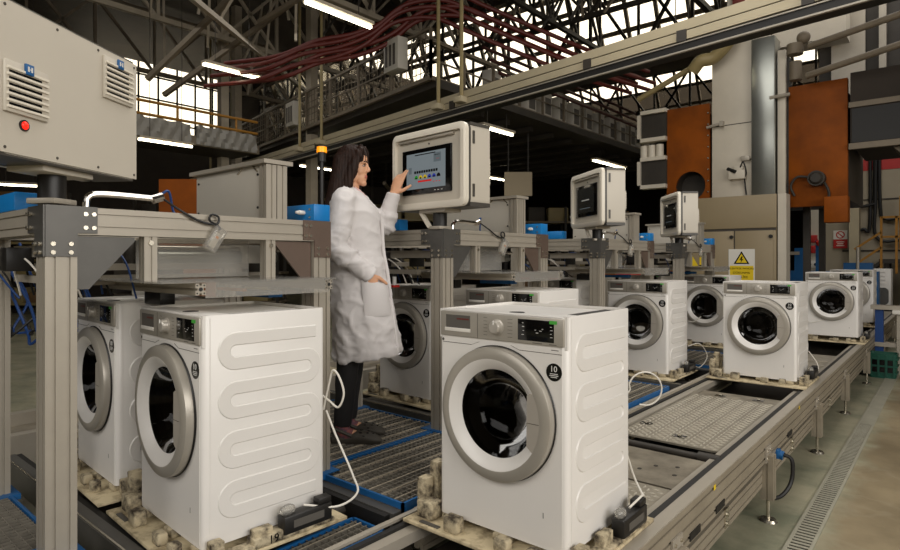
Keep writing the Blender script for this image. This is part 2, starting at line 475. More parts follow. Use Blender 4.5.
truss('roof_truss', 'dark truss under the second, farther skylight beyond the gantry boxes', (-24, 22.9), (6, 22.9), 6.9, 8.9, 22, .12, 'dark_steel')
truss('roof_truss', 'dark truss rising to the skylight above the white oven door', (-4.2, 9.0), (-4.2, 14.6), 7.2, 9.1, 4, .12, 'dark_steel')
truss('roof_truss', 'dark truss between the red pipes and the skylight', (-7.2, 8.5), (-7.2, 14.6), 7.2, 9.1, 5, .10, 'dark_steel')
def strut(name, label, a, b, w, m, cat='beam', group='roof bracing members'):
    return tag(mb(m).bar(a, b, w).build(name), label, cat, group)
strut('roof_brace', 'long pale diagonal tube crossing the roof at top left', (-9.2, 3.4, 6.3), (-16.5, 12.5, 7.0), .10, 'pale_steel')
strut('roof_brace', 'dark diagonal brace running up to the right from the grey control housing corner', (-13.5, 5.6, 5.6), (-11.2, 6.8, 7.6), .10, 'frame_steel')
strut('roof_brace', 'second dark diagonal brace beside the bright arched window', (-14.5, 6.4, 5.6), (-10.8, 8.6, 8.2), .10, 'frame_steel')
strut('roof_brace', 'grey diagonal brace above the middle fluorescent tube', (-12.0, 7.4, 7.0), (-9.0, 8.6, 8.2), .09, 'frame_steel')
for x, y, lab in ((-16.6, 9.5, 'thin pale steel roof column right of the yellow-railed walkway'), (-15.2, 8.3, 'pale rounded column rising behind the yellow-railed walkway'), (-13.0, 9.6, 'thin pale roof post right of the rounded column')):
    tag(mb('pale_steel').box((x - .11, y - .11, 0), (x + .11, y + .11, 9.3)).build('steel_column'), lab, 'column', 'steel roof columns')
rs = random.Random(9)
for i in range(14):
    x = -10.5 - rs.random() * 6; y = 5 + rs.random() * 5; z = 6.4 + rs.random() * 1.4
    strut('roof_brace', 'thin pale brace among the roof steel at top left', (x, y, z), (x + (rs.random() - .3) * 2.4, y + (rs.random() - .3) * 2.0, 9.24), .055, 'pale_steel', group='thin pale roof braces')
rng = random.Random(3)
for i in range(60):          # loose web of thin members and conduits under the roof
    x = -5.5 - rng.random() * 8; y = 9 + rng.random() * 3.4; z = 6.6 + rng.random() * 1.2
    a = rng.random() * PI; L = .8 + rng.random() * 1.4
    tag(mb('dark_steel' if i % 3 else 'frame_steel').bar((x, y, z), (x + math.cos(a) * L, y + math.sin(a) * L, 9.24), .05).build('conduit'),
        'thin steel conduit in the tangle of pipework under the roof', 'conduit', 'thin conduits under the roof')

# ------------------------------------------------------------------ mezzanine and gantry
g = thing('mezzanine', 'dark mezzanine deck with wire mesh railing over the middle of the hall', 'platform')
mb('dark_steel').prism([(-7.55, 8.45), (-7.55, 21), (-20, 21), (-20, 10.8)], (0, 0, 4.95), (1, 0, 0), (0, 1, 0), (0, 0, .16)).build('deck', None, g)
b = mb('dark_steel')
for y in range(10, 21, 1): b.bar((-8, y + .5, 4.88), (-19.5, y + .5, 4.88), .12)
b.build('joist', None, g)
def railing(parent, a, b_, z0, h, n, m, w=.05, mesh=True):
    a = Vector((*a, z0)); b_ = Vector((*b_, z0)); up = Vector((0, 0, h))
    B = mb(m)
    B.bar(a, b_, w * 1.6); B.bar(a + up, b_ + up, w); B.bar(a + up * .5, b_ + up * .5, w * .6)
    for i in range(n + 1):
        p = a.lerp(b_, i / n); B.bar(p, p + up, w)
    B.build('railing', None, parent)
    if mesh:
        B = mb(m); L = (b_ - a).length; k = int(L / .16)
        for i in range(k): p = a.lerp(b_, i / k); B.bar(p, p + up, .012)
        for i in range(6): q = up * (i / 6); B.bar(a + q, b_ + q, .012)
        B.build('wire_mesh', None, parent)
railing(g, (-7.6, 8.35), (-18.4, 10.5), 5.1, .95, 8, 'frame_steel')
railing(g, (-7.6, 8.35), (-7.6, 19.4), 5.1, .72, 11, 'frame_steel', mesh=False)
for i in range(13):
    y = 10.5 + i * .72
    t = thing('switch_box', 'pale switch box on the gantry edge, %s' % ['nearest of the row', 'second from the near end', 'third from the near end', 'fourth from the near end', 'fifth from the near end', 'sixth from the near end', 'seventh, in the middle of the row', 'sixth from the far end', 'fifth from the far end', 'fourth from the far end', 'third from the far end', 'second from the far end', 'last at the far end'][i], 'box', (-7.75, y, 5.11), 0, 'switch boxes along the gantry')
    mb('cabinet').box((-.12, -.19, 0), (.12, .19, .66), .01).build('body', None, t)
    mb('legend').box((.12, -.13, .1), (.126, .13, .5)).build('door', None, t)
for x, y, z, lab in ((-8.6, 8.4, 5.75, 'pale control box hanging on the mesh railing by the gantry corner'), (-13.6, 9.45, 5.55, 'pale control box hanging farther left on the mesh railing')):
    t = thing('control_box', lab, 'box', (x, y, z), R(-11), 'control boxes on the mesh railing')
    mb('cabinet').box((-.26, -.12, -.32), (.26, .12, .32), .01).build('body', None, t)
    b = mb('alu_dark')
    for i in range(3): b.box((-.2 + i * .14, -.128, -.22), (-.12 + i * .14, -.12, .2))
    b.build('terminal_strip', None, t)
# lower steelwork of the gantry and hanging frames
b = mb('frame_steel')
for i in range(9):
    y = 9 + i * 1.15
    b.bar((-7.6, y, 4.2), (-7.6, y, 5.0), .05)
# red pipes that sweep round above the gantry
def pipe(name, label, pts, r, m, group, cat='pipe', n=8, seg=8):
    return tag(mb(m).tube(smooth_pts(pts, seg), r, n).build(name), label, cat, group)
RP = [(-12.2, 6.4, 5.6), (-10.7, 6.7, 5.5), (-10.1, 7.2, 5.8), (-9.5, 7.7, 5.95), (-9.0, 8.1, 6.2), (-8.55, 8.5, 6.65), (-7.95, 9.0, 6.75), (-7.45, 9.5, 6.5), (-6.9, 10.2, 6.2), (-6.1, 11.5, 5.8), (-5.6, 13.2, 5.7)]
for i, (dz, dx) in enumerate(((0, 0), (.14, .05), (.02, .3), (.28, .2), (-.16, .25), (-.22, -.1))):
    pipe('red_pipe', 'red hose of the bundle sweeping over the gantry corner, %s' % ['lowest but two', 'upper front one', 'middle one', 'topmost one', 'lowest front one', 'lowest of all'][i], [(x + dx, y + dx, z + dz) for k, (x, y, z) in enumerate(RP)], .045, 'cable_red', 'red pipes over the gantry')
for i in range(3):
    pipe('red_pipe', 'straight red pipe along the gantry edge, %s' % ['upper', 'middle', 'lower'][i], [(-7.3 + .2 * i, 9.6, 5.95 - .3 * i), (-7.3 + .2 * i, 14, 6.0 - .3 * i), (-7.3 + .2 * i, 20, 6.0 - .3 * i)], .035, 'pipe_brown', 'red pipes along the gantry', seg=2)
# walkway at the left with yellow railing and wrapped sheeting
t = thing('walkway', 'high walkway at left with yellow railing and grey sheeting', 'platform', (0, 0, 0))
mb('dark_steel').box((-15.4, 1.0, 4.42), (-14.0, 8.6, 4.55)).build('deck', None, t)
mb('frame_steel').box((-14.0, 1.0, 4.40), (-13.9, 8.6, 4.62)).build('edge_beam', None, t)
b = mb('yellow_paint')
for z in (4.95, 5.25): b.tube([(-14, 1, z), (-14, 8.6, z)], .035)
for y in (2, 3.5, 5, 6.5, 8): b.tube([(-14, y, 4.5), (-14, y, 5.25)], .03)
b.build('railing', None, t)
for y0, y1, lab in ((5.0, 6.75, 'left piece'), (6.9, 8.5, 'right piece')):
    rings = []
    for i in range(25):
        y = y0 + (y1 - y0) * i / 24
        rings.append([(-13.86 + .03 * math.sin(i * 1.7 + k) + .02 * noise.noise((i * .4, k, 0)), y, 4.86 - .44 * k / 6 + (.03 * math.sin(i) if k == 0 else 0)) for k in range(7)] + [(-13.9, y, 4.86 - .44 * k / 6) for k in range(6, -1, -1)])
    mb('sheeting').loft(rings).build('plastic_sheeting', None, t)
# ------------------------------------------------------------------ cream crane beam, cable tray, hanger rods
def on_line(x): return Vector((x, 7.15 - .155 * x, 0))
ba, bb = on_line(-23.6), on_line(2.5)
def along(name, m, z0, z1, y0, y1, parent):
    d = (bb - ba).normalized(); nrm = Vector((-d.y, d.x, 0))
    pts = [(y0, z0), (y1, z0), (y1, z1), (y0, z1)]
    return mb(m).prism(pts, ba, nrm, (0, 0, 1), bb - ba).build(name, None, parent)
t = thing('crane_beam', 'long cream overhead beam crossing the picture above the terminals', 'beam', (0, 0, 0))
along('upper_flange', 'cream', 4.50, 4.62, -.05, .13, t)
along('groove', 'tray_black', 4.485, 4.50, -.03, .1, t)
along('lower_flange', 'cream', 4.38, 4.485, -.05, .13, t)
d = (bb - ba).normalized()
for x in (-16.5, -11.9, -6.9, -4.0, -2.6, -1.2):
    p = on_line(x)
    mb('dark_steel').box((-.06, -.08, 4.36), (.06, .02, 4.5), mtx=Matrix.Translation(p)).build('clamp', None, t)
t = thing('cable_tray', 'dark overhead cable tray with bright rim under the cream beam', 'cable tray', (0, 0, 0))
along('tray', 'tray_black', 4.225, 4.32, -.10, .16, t)
along('rim', 'alu', 4.318, 4.332, -.115, -.09, t)
along('rim', 'alu', 4.205, 4.225, -.125, -.085, t)
b = mb('frame_steel')
for x in (-19.2, -17.3, -12.7, -11.6, -7.3, -6.6):
    pass
for x, lab in ((-19.2, 'thin hanger rod of the overhead beam, farthest left'), (-17.3, 'thin hanger rod of the overhead beam, second from the left'), (-12.72, 'thin hanger rod left of the white-coated woman\'s head'), (-11.6, 'thin hanger rod straight above the white-coated woman'), (-7.25, 'left of the two hanger rods above the lit terminal'), (-6.62, 'right of the two hanger rods above the lit terminal')):
    p = on_line(x)
    t = thing('hanger_rod', lab, 'rod', (p.x, p.y - .1, 4.4), 0, 'hanger rods of the overhead beam')
    mb('khaki').tube([(0, 0, .05), (0, 0, 4.9)], .035).build('rod', None, t)
    mb('cream').box((-.09, -.12, 0), (.09, .1, .1), .01).build('bracket', None, t)

# fluorescent lights
for a, b_, lab in (((-7.4, 5.35, 5.5), (-7.4, 6.65, 5.5), 'lit fluorescent tube at the top, left of centre'),
                   ((-11.3, 5.75, 5.5), (-11.3, 7.0, 5.5), 'lit fluorescent tube below the bright arched window'),
                   ((-13.7, 5.5, 4.3), (-13.7, 6.7, 4.3), 'lit fluorescent tube under the yellow-railed walkway'),
                   ((-7.75, 10.1, 4.5), (-7.75, 11.3, 4.5), 'lit tube peeping out right of the nearest terminal'),
                   ((-7.95, 15.7, 4.5), (-7.95, 17.8, 4.5), 'lit tube just above the second terminal'),
                   ((-12.4, 16.7, 4.5), (-12.4, 18.1, 4.5), 'small lit tube by the hanging board'),
                   ((-15.2, 10.8, 4.5), (-15.2, 12.0, 4.5), 'small lit tube left of the woman\'s hair'),
                   ((-8.5, 24.8, 4.5), (-8.5, 26.2, 4.5), 'small lit tube left of the round hole in the orange panel'),
                   ((-19.0, 4.1, 3.6), (-18.6, 5.0, 3.6), 'lit tube far left under the grey control housing'),
                   ((-3.5, 9.6, 5.35), (-3.3, 10.0, 5.35), 'small bright lamp behind the overhead cable tray')):
    a = Vector(a); b_ = Vector(b_); mid = (a + b_) / 2
    t = thing('fluorescent_light', lab, 'lamp', mid, 0, 'fluorescent lights')
    h_ = mb('pale_steel').bar(a - mid + Vector((0, 0, .055)), b_ - mid + Vector((0, 0, .055)), .18, .05).build('housing', None, t)
    mb('tube_light').bar(a - mid, b_ - mid, .06, .04).build('tube', None, t)
    top = 4.95 if mid.z == 4.5 and mid.y < 21 else (4.42 if mid.z == 4.3 else (7.13 if mid.y > 21 else 9.27))
    for f_ in (.2, .8):
        q = a.lerp(b_, f_) - mid
        mb('dark_steel').tube([q + Vector((0, 0, .07)), q + Vector((0, 0, top - mid.z))], .008, 6).build('suspension_wire', None, h_)
# deep background under the mezzanine: racks with cartons, pipes
for i, (x, y, lab) in enumerate(((-17.5, 9.0, 'storage rack far back left of the woman'), (-15.0, 14.5, 'storage rack far back between woman and lit terminal'), (-11.0, 19.5, 'storage rack far back right of the lit terminal'), (-21.5, 4.6, 'storage rack far back at the left edge'))):
    t = thing('storage_rack', 'dim steel ' + lab, 'rack', (x, y, 0), R(40), 'storage racks at the back of the hall')
    for px in (-2.2, 0, 2.2):
        for py in (0, .8): mb('dark_steel').bar((px, py, 0), (px, py, 3.6), .08).build('upright', None, t)
    for z in (.3, 1.2, 2.1, 3.0):
        mb('khaki' if i % 2 else 'frame_steel').box((-2.3, -.02, z), (2.3, .84, z + .07)).build('shelf', None, t)
    rr = random.Random(i)
    for z in (.37, 1.27, 2.17, 3.07):
        px = -2.05
        while px < 1.7:
            w_ = .35 + rr.random() * .4; h_ = .25 + rr.random() * .35
            q = Matrix.Rotation(R(40), 4, 'Z') @ Vector((px + w_ / 2, .1, 0))
            o = mb(rr.choice(['carton', 'carton', 'dark_steel', 'dark_steel', 'khaki'])).box((-w_ / 2, 0, 0), (w_ / 2, .55, h_), .01).build('storage_box')
            o.location = (x + q.x, y + q.y, z); o.rotation_euler = (0, 0, R(40))
            tag(o, 'dim storage box on the ' + lab, 'box', 'boxes on the ' + lab)
            px += w_ + .08 + rr.random() * .2
for i in range(10):
    z = 3.0 + .25 * (i % 5); x = -9 - i * 1.1
    t = thing('service_pipe', 'dim service pipe hanging under the mezzanine', 'pipe', (x, 11 + .4 * i, z), 0, 'service pipes under the mezzanine')
    mb('khaki' if i % 3 == 0 else 'frame_steel').tube([(0, 0, 0), (-3.5 if x > -16 else -.5, 4, 0)], .06).build('pipe', None, t)
    for f_ in (.1, .9): mb('dark_steel').bar(((-3.5 if x > -16 else -.5) * f_, 4 * f_, 0), ((-3.5 if x > -16 else -.5) * f_, 4 * f_, 4.95 - z), .02).build('pipe_hanger', None, t)
o = tag(mb('beige').box((-.35, -.02, -.3), (.35, .02, .3)).build('hanging_board'), 'plain tan board hanging right of the lit terminal', 'board'); o.location = (-8.4, 12.5, 3.55); o.rotation_euler = (0, 0, TH)
for x in (-.25, .25): mb('dark_steel').bar((x, 0, .28), (x, 0, 1.4), .02).build('wire', None, o)
o = tag(mb('orange').box((-.4, -.04, 0), (.4, .04, 2.6)).build('sliding_door'), 'dull orange panel standing behind the pale cabinet at left', 'panel'); o.location = (-6.9, 3.4, 0); o.rotation_euler = (0, 0, TH)

# ------------------------------------------------------------------ oven block at the right
t = thing('paint_oven', 'tall oven with rust orange side panels and off-white middle door', 'oven', (0, 11, 0))
mb('oven_white').box((-3.29, 0, 2.72), (-2.63, .3, 5.6), .01).build('door_panel', None, t)
mb('alu_dark').box((-3.29, -.004, 3.98), (-2.64, 0, 3.995)).build('panel_seam', None, t)
mb('duct').box((-2.63, -.10, 2.72), (-2.27, .3, 5.35), .02).build('metal_duct', None, t)
mb('oven_white').box((-2.25, -.02, 2.72), (-2.13, .3, 5.1), .01).build('door_post', None, t)
mb('dark_steel').box((-2.12, .05, 2.5), (-2.10, .3, 5.0)).build('gap_strip', None, t)
# orange panels, one with a round opening
def plate_with_hole(x0, x1, z0, z1, cx, cz, r, y0, y1, m, half=False):
    b = mb(m); n = 48
    angs = sorted(set([2 * PI * i / n for i in range(n)] + [math.atan2(zz - cz, xx - cx) % (2 * PI) for xx in (x0, x1) for zz in (z0, z1)]))
    def edge(a):
        dx, dz = math.cos(a), math.sin(a); k = []
        if dx > 1e-9: k.append((x1 - cx) / dx)
        if dx < -1e-9: k.append((x0 - cx) / dx)
        if dz > 1e-9: k.append((z1 - cz) / dz)
        if dz < -1e-9: k.append((z0 - cz) / dz)
        q = min(k); return (cx + dx * q, cz + dz * q)
    loops = []
    for y in (y0, y1):
        loops.append([b.bm.verts.new((cx + r * math.cos(a), y, cz + r * math.sin(a))) for a in angs])
        loops.append([b.bm.verts.new((edge(a)[0], y, edge(a)[1])) for a in angs])
    k = len(angs); fs = []
    for i in range(k):
        j = (i + 1) % k
        fs.append(b.bm.faces.new((loops[0][i], loops[0][j], loops[1][j], loops[1][i])))
        fs.append(b.bm.faces.new((loops[2][i], loops[3][i], loops[3][j], loops[2][j])))
        fs.append(b.bm.faces.new((loops[0][i], loops[2][i], loops[2][j], loops[0][j])))
        fs.append(b.bm.faces.new((loops[1][i], loops[1][j], loops[3][j], loops[3][i])))
    b._mark(fs); return b
p = plate_with_hole(-4.09, -3.33, 2.70, 4.42, -3.66, 2.98, .26, 0, .08, 'orange').build('orange_panel', None, t)
mb('dark_steel').lathe([(.26, 0), (.26, .3)], 40, Matrix.Translation((-3.66, .02, 2.98)) @ Matrix.Rotation(-PI / 2, 4, 'X')).cyl((-3.66, .3, 2.98), (-3.66, .32, 2.98), .27, 32).build('port_tube', None, p)
b = mb('orange'); b.box((-2.09, 0, 2.5), (-1.28, .10, 4.47), .006)
p = b.build('orange_panel', None, t)
mb('orange').box((-1.56, -.25, 2.22), (-1.25, .0, 2.62), .01).build('burner_box', None, p)
tb = mb('dark_steel').cyl((-1.68, -.16, 2.93), (-1.68, 0, 2.93), .12, 24).lathe([(.10, .16), (.07, .2), (.0, .2)], 24, Matrix.Translation((-1.68, 0, 2.93)) @ Matrix.Rotation(PI / 2, 4, 'X'))
tb.tube(smooth_pts([(-1.75, -.05, 2.95), (-1.95, -.06, 2.98), (-2.05, -.05, 2.84), (-2.0, -.03, 2.68)]), .02, 8)
tb.tube(smooth_pts([(-1.6, -.05, 2.9), (-1.52, -.06, 2.7), (-1.55, -.03, 2.5)]), .02, 8).build('burner_port', None, p)
for k in range(8): mb('bolt').cyl((-3.35, -.02, 2.85 + k * .2), (-3.35, 0, 2.85 + k * .2), .014, 8).build('bolt', None, t)
# frames with louvre panels left of the first orange panel
for z in (3.86, 2.98):
    f_ = mb('oven_white').box((-4.62, -.1, z), (-4.08, .1, z + .07)).box((-4.62, -.1, z + .52), (-4.08, .1, z + .59)).box((-4.62, -.1, z), (-4.56, .1, z + .59)).build('louvre_frame', None, t)
    mb('dark_steel').box((-4.56, -.04, z + .07), (-4.08, .1, z + .52)).build('louvre_panel', None, f_)
b = mb('oven_white')
for k in range(3): b.cyl((-4.52 + k * .15, 0, 3.57), (-4.52 + k * .15, 0, 3.80), .07, 14)
b.build('valve_cluster', None, t)
# body behind
mb('dark_steel').box((-4.1, .32, 2.6), (-1.3, 2.2, 4.3)).build('oven_body', None, t)
# dark hood to the right of the second orange panel
f_ = mb('wall_dark').box((-1.24, -.05, 3.42), (1.4, 2.0, 4.52)).build('hood', None, t)
mb('frame_steel').box((-1.26, -.08, 3.34), (1.4, 0, 3.43)).box((-1.26, -.08, 3.98), (1.4, -.02, 4.06)).build('hood_rim', None, f_)
mb('tray_black').box((-1.22, -.06, 3.44), (1.4, -.05, 3.96)).build('hood_opening', None, f_)
mb('frame_steel').prism([(-.72, 3.34), (.8, 3.34), (.8, 2.6), (-.05, 2.6)], (0, .1, 0), (1, 0, 0), (0, 0, 1), (0, .6, 0)).build('hood_funnel', None, f_)
# control box with cable on the white door, latches
c = mb('oven_white').box((-2.98, -.14, 3.02), (-2.72, 0, 3.17), .01).box((-2.90, -.10, 3.17), (-2.76, 0, 3.25), .01).build('control_box', None, t)
mb('cable_black').tube(smooth_pts([(-2.8, -.1, 3.22), (-2.74, -.15, 3.3), (-2.7, -.12, 3.12), (-2.74, -.06, 3.0), (-2.72, -.03, 2.75)]), .012, 6).cyl((-3.0, -.1, 3.21), (-2.86, -.16, 3.14), .03, 10).build('cable', None, c)
mb('alu').box((-2.8, -.08, 3.33), (-2.66, 0, 3.41), .01).cyl((-2.7, -.05, 3.37), (-2.56, -.05, 3.37), .02, 8).build('latch', None, t)
mb('alu').tube([(-3.36, -.06, 3.98), (-3.1, -.06, 4.02)], .025, 8).box((-3.14, -.09, 3.97), (-3.08, 0, 4.06)).build('latch', None, t)
mb('alu').tube([(-2.35, -.1, 4.32), (-2.06, -.06, 4.34)], .03, 8).build('latch', None, t)
mb('khaki').tube(smooth_pts([(-3.55, -.2, 5.0), (-3.4, -.25, 5.12), (-3.2, -.2, 5.15), (-2.95, -.25, 5.35), (-2.8, -.2, 5.6)]), .11, 12).build('elbow_pipe', None, t)
mb('khaki').tube([(-4.6, -.1, 4.68), (-3.5, -.15, 5.1)], .05, 10).build('brace_pipe', None, t)
# valves and rods right of the duct
b = mb('frame_steel'); b.cyl((-1.98, -.05, 4.55), (-1.98, -.05, 4.85), .09, 16); b.cyl((-1.98, -.1, 4.95), (-1.98, -.1, 5.12), .12, 16).sphere((-1.86, -.1, 5.2), .10)
b.build('valve', None, t)
mb('frame_steel').tube([(-1.75, -.3, 4.98), (1.0, -1.2, 5.15)], .05, 10).build('rod', None, t)
mb('frame_steel').tube([(-1.8, -.2, 4.55), (1.0, -.8, 4.9)], .05, 10).build('rod', None, t)
mb('dark_steel').box((-1.9, 1.6, 4.5), (1.4, 1.75, 7.4)).build('back_screen', None, t)
mb('alu').box((-1.0, 1.4, 4.4), (-.9, 1.55, 7.4)).box((-1.7, 1.5, 4.4), (-1.2, 1.55, 7.0)).build('screen_post', None, t)
mb('oven_white').box((-3.2, .6, 5.5), (-2.6, 1.2, 7.2)).box((-2.5, .8, 5.4), (-1.4, 1.3, 7.2)).build('upper_housing', None, t)
mb('cable_red').box((-3.1, .55, 5.7), (-2.9, .6, 7.0)).build('red_stripe', None, t)
for x, y in ((-4.05, .5), (-1.97, .5), (-4.05, 2.0), (-1.97, 2.0)): mb('dark_steel').box((x, y, 0), (x + .1, y + .1, 2.65)).build('leg', None, t)

t = thing('switch_cabinet', 'tall beige double-door cabinet with yellow warning sign below the oven', 'cabinet', (-2.87, 10.6, 0))
mb('beige').box((-.66, 0, 0), (.68, .38, 2.70), .01).build('body', None, t)
mb('beige').box((-.68, -.03, 2.16), (.69, .01, 2.70), .01).build('top_cover', None, t)
for x0, x1, hx in ((-.65, .05, .0), (.07, .64, .58)):
    d_ = mb('beige').box((x0, -.02, .1), (x1, .0, 2.12), .006).build('door', None, t)
    mb('dark').cyl((hx + (.03 if hx > .3 else .02), -.05, 2.02), (hx + (.03 if hx > .3 else .02), -.02, 2.02), .03, 12).build('knob', None, d_)
mb('alu_dark').box((.05, -.006, .1), (.07, .0, 2.12)).box((-.66, -.006, 2.12), (.68, 0, 2.16)).build('door_gap', None, t)
mb('oven_white').box((.70, .02, 0), (.82, .3, 2.7)).build('side_post', None, t)
s = thing('warning_sign', 'white and yellow electrical warning sign with black triangle on the beige cabinet', 'sign', (-2.695, 10.575, 1.51))
mb('sign_white').box((-.2, -.004, -.31), (.2, 0, .31)).build('board', None, s)
mb('sign_yellow').box((-.18, -.006, -.29), (.18, -.004, .035)).build('text_field', None, s)
def tri(r_, z, y, m, nm):
    return mb(m).prism([(r_ * math.cos(R(a)), z + r_ * math.sin(R(a))) for a in (90, 210, 330)], (0, y, 0), (1, 0, 0), (0, 0, 1), (0, -.002, 0)).build(nm, None, s)
tri(.14, .135, -.004, 'black', 'triangle_border'); tri(.10, .135, -.006, 'sign_yellow', 'triangle')
mb('black').prism([(.0, .19), (-.03, .125), (.0, .135), (-.015, .08), (.03, .15), (.005, .14), (.02, .19)], (0, -.008, 0), (1, 0, 0), (0, 0, 1), (0, -.002, 0)).build('lightning_bolt', None, s)
for i, tx in enumerate(('ELEKTRİK PANOSU', 'DOKUNMA', 'TEHLİKE')):
    add_text('lettering', tx, .044 if i == 0 else .05, 'black', s, (0, -.0075, -.012 - i * .07))
s = thing('warning_label', 'small yellow label left of the large warning sign, on the beige cabinet door', 'sign', (-3.24, 10.575, 1.66))
mb('sign_yellow').box((-.125, -.004, -.12), (.125, 0, .12), .0).build('board', None, s)
mb('black').box((-.125, -.006, .10), (.125, -.004, .12)).box((-.125, -.006, -.12), (.125, -.004, -.105)).box((-.08, -.006, .03), (.08, -.004, .05)).box((-.08, -.006, -.02), (.08, -.004, 0)).box((-.08, -.006, -.07), (.08, -.004, -.05)).build('printed_lines', None, s)
s = thing('warning_label', 'small yellow triangle label beside the far test frame, on the beige cabinet', 'sign', (-3.48, 10.575, 1.6))
mb('sign_yellow').prism([(-.11, -.09), (.11, -.09), (0, .1)], (0, 0, 0), (1, 0, 0), (0, 0, 1), (0, -.004, 0)).build('board', None, s)
s = thing('prohibition_sign', 'white and red prohibition sign on the far pale wall', 'sign', (-2.37, 18.95, 2.19))
mb('sign_white').box((-.16, -.004, 0), (.16, 0, .24)).build('board', None, s)
mb('sign_red').box((-.16, -.006, -.24), (.16, 0, 0)).build('red_field', None, s)
b = mb('red').lathe([(.10, 0), (.10, .004), (.075, .004), (.075, 0)], 32, Matrix.Translation((0, -.004, .12)) @ Matrix.Rotation(PI / 2, 4, 'X')).bar((-.06, -.008, .18), (.06, -.008, .06), .025, .004, (0, 1, 0))
b.build('prohibition_ring', None, s)
mb('sign_white').box((-.09, -.009, -.08), (.09, -.006, -.06)).box((-.07, -.009, -.13), (.07, -.006, -.11)).box((-.09, -.009, -.18), (.09, -.006, -.16)).build('printed_lines', None, s)
# utility post with red boxes left of the sign, machinery and stair
t = thing('service_post', 'pale post with small red boxes left of the prohibition sign', 'post', (-2.62, 16.5, 0))
mb('oven_white').box((-.13, 0, 0), (.13, .15, 5.0)).build('post', None, t)
for z in (2.05, 1.8): mb('sign_red').box((-.10, -.08, z), (.10, 0, z + .18), .01).build('alarm_box', None, t)
mb('white_plastic').box((-.12, -.08, 1.45), (.14, 0, 1.62), .01).build('socket_box', None, t)
mb('dark').cyl((-.05, -.1, 1.53), (-.05, -.08, 1.53), .035, 12).cyl((.07, -.1, 1.53), (.07, -.08, 1.53), .035, 12).build('socket', None, t)
b = thing('stair', 'yellow railed steel stair at the far right', 'stair', (-1.65, 17.95, 0))
s_ = mb('yellow_paint')
for x in (.25, .55, 1.0): s_.bar((x, 0, 1.3), (x, 0, 2.7), .05)
s_.bar((-.3, 0, 1.9), (.25, 0, 2.32), .05).bar((-.3, 0, 1.5), (.25, 0, 1.95), .05).bar((.25, 0, 2.68), (1.6, 0, 2.68), .05).bar((.25, 0, 2.2), (1.6, 0, 2.2), .05).bar((.7, .3, 1.9), (.7, .3, 3.2), .22)
s_.build('railing', None, b)
mb('dark_steel').box((.2, 0, 1.55), (1.9, .95, 1.66)).prism([(-.4, 1.1), (.2, 1.6), (.2, 1.5), (-.4, 1.0)], (0, 0, 0), (1, 0, 0), (0, 0, 1), (0, .9, 0)).build('landing', None, b)
for x, y in ((.3, .1), (1.7, .1), (.3, .8)): mb('dark_steel').box((x, y, 0), (x + .1, y + .1, 1.55)).build('stair_leg', None, b)
for i, pts in enumerate(([(-1.62, 18.93, 5.0), (-1.62, 18.93, 3.3), (-1.62, 18.9, 3.1), (-2.0, 18.93, 3.02)], [(-1.72, 18.93, 5.0), (-1.72, 18.93, 2.6), (-1.85, 18.93, 2.45), (-2.0, 18.93, 2.5), (-2.0, 18.93, 3.3)], [(-1.52, 18.93, 5.0), (-1.5, 18.93, 3.0), (-1.4, 18.93, 2.7), (-1.1, 18.93, 2.7)], [(-1.58, 18.9, 5.0), (-1.6, 18.9, 3.2), (-1.56, 18.9, 2.2), (-.9, 18.9, 2.15)])):
    pipe('wall_cable', 'black cable looping down the pale far wall, %s' % ['short inner loop', 'loop nearest the column', 'loop on the right', 'longest run down to the railing'][i], pts, .04, 'cable_black', 'black cables on the far wall', 'cable')
t = thing('assembly_jig', 'blue and steel workbench jig behind the farthest conveyor washing machine', 'workbench', (-2.1, 14.8, 0))
mb('blue').box((-.7, 0, 0), (.9, .3, 1.40)).build('cabinet', None, t)
for lo, hi in (((-.6, .0, 1.4), (-.35, .1, 1.9)), ((-.2, .0, 1.4), (-.05, .1, 2.05)), ((.3, .0, 1.4), (.8, .2, 1.58))): mb('blue').box(lo, hi).build('blue_fixture', None, t)
b = mb('alu').cyl((-.85, 0, 0), (-.85, 0, 2.0), .04, 10).box((-.9, -.05, 1.75), (-.5, .05, 1.82)).cyl((.55, 0, 1.4), (.55, 0, 1.9), .03, 8); b.build('clamp_post', None, t)
mb('red').sphere((-.12, -.05, 2.0), .07).build('knob', None, t)
# bench and crate at the right edge
t = thing('workbench', 'white-topped workbench cut by the right picture edge', 'workbench', (-.35, 10.9, 0))
mb('white_plastic').box((-.35, -.3, .86), (1.2, .9, .92), .01).build('worktop', None, t)
mb('alu').box((-.3, -.25, .0), (-.18, -.13, .86)).box((1.0, -.25, 0), (1.12, -.13, .86)).box((-.3, .7, 0), (-.18, .82, .86)).box((1.0, .7, 0), (1.12, .82, .86)).build('bench_leg', None, t)
mb('alu').box((-.3, -.26, .5), (1.1, -.24, .56)).build('rail', None, t)
t = thing('machine_post', 'dark blue post with pale bracket behind the green crate', 'post', (-.86, 10.75, 0))
mb('cable_blue').box((-.05, -.05, 0), (.05, .05, .92)).build('post', None, t)
mb('alu').box((-.1, -.1, .92), (.3, .1, .98)).box((-.05, -.08, .38), (.25, .1, .44)).box((-.1, -.1, 0), (.1, .1, .02)).build('bracket', None, t)
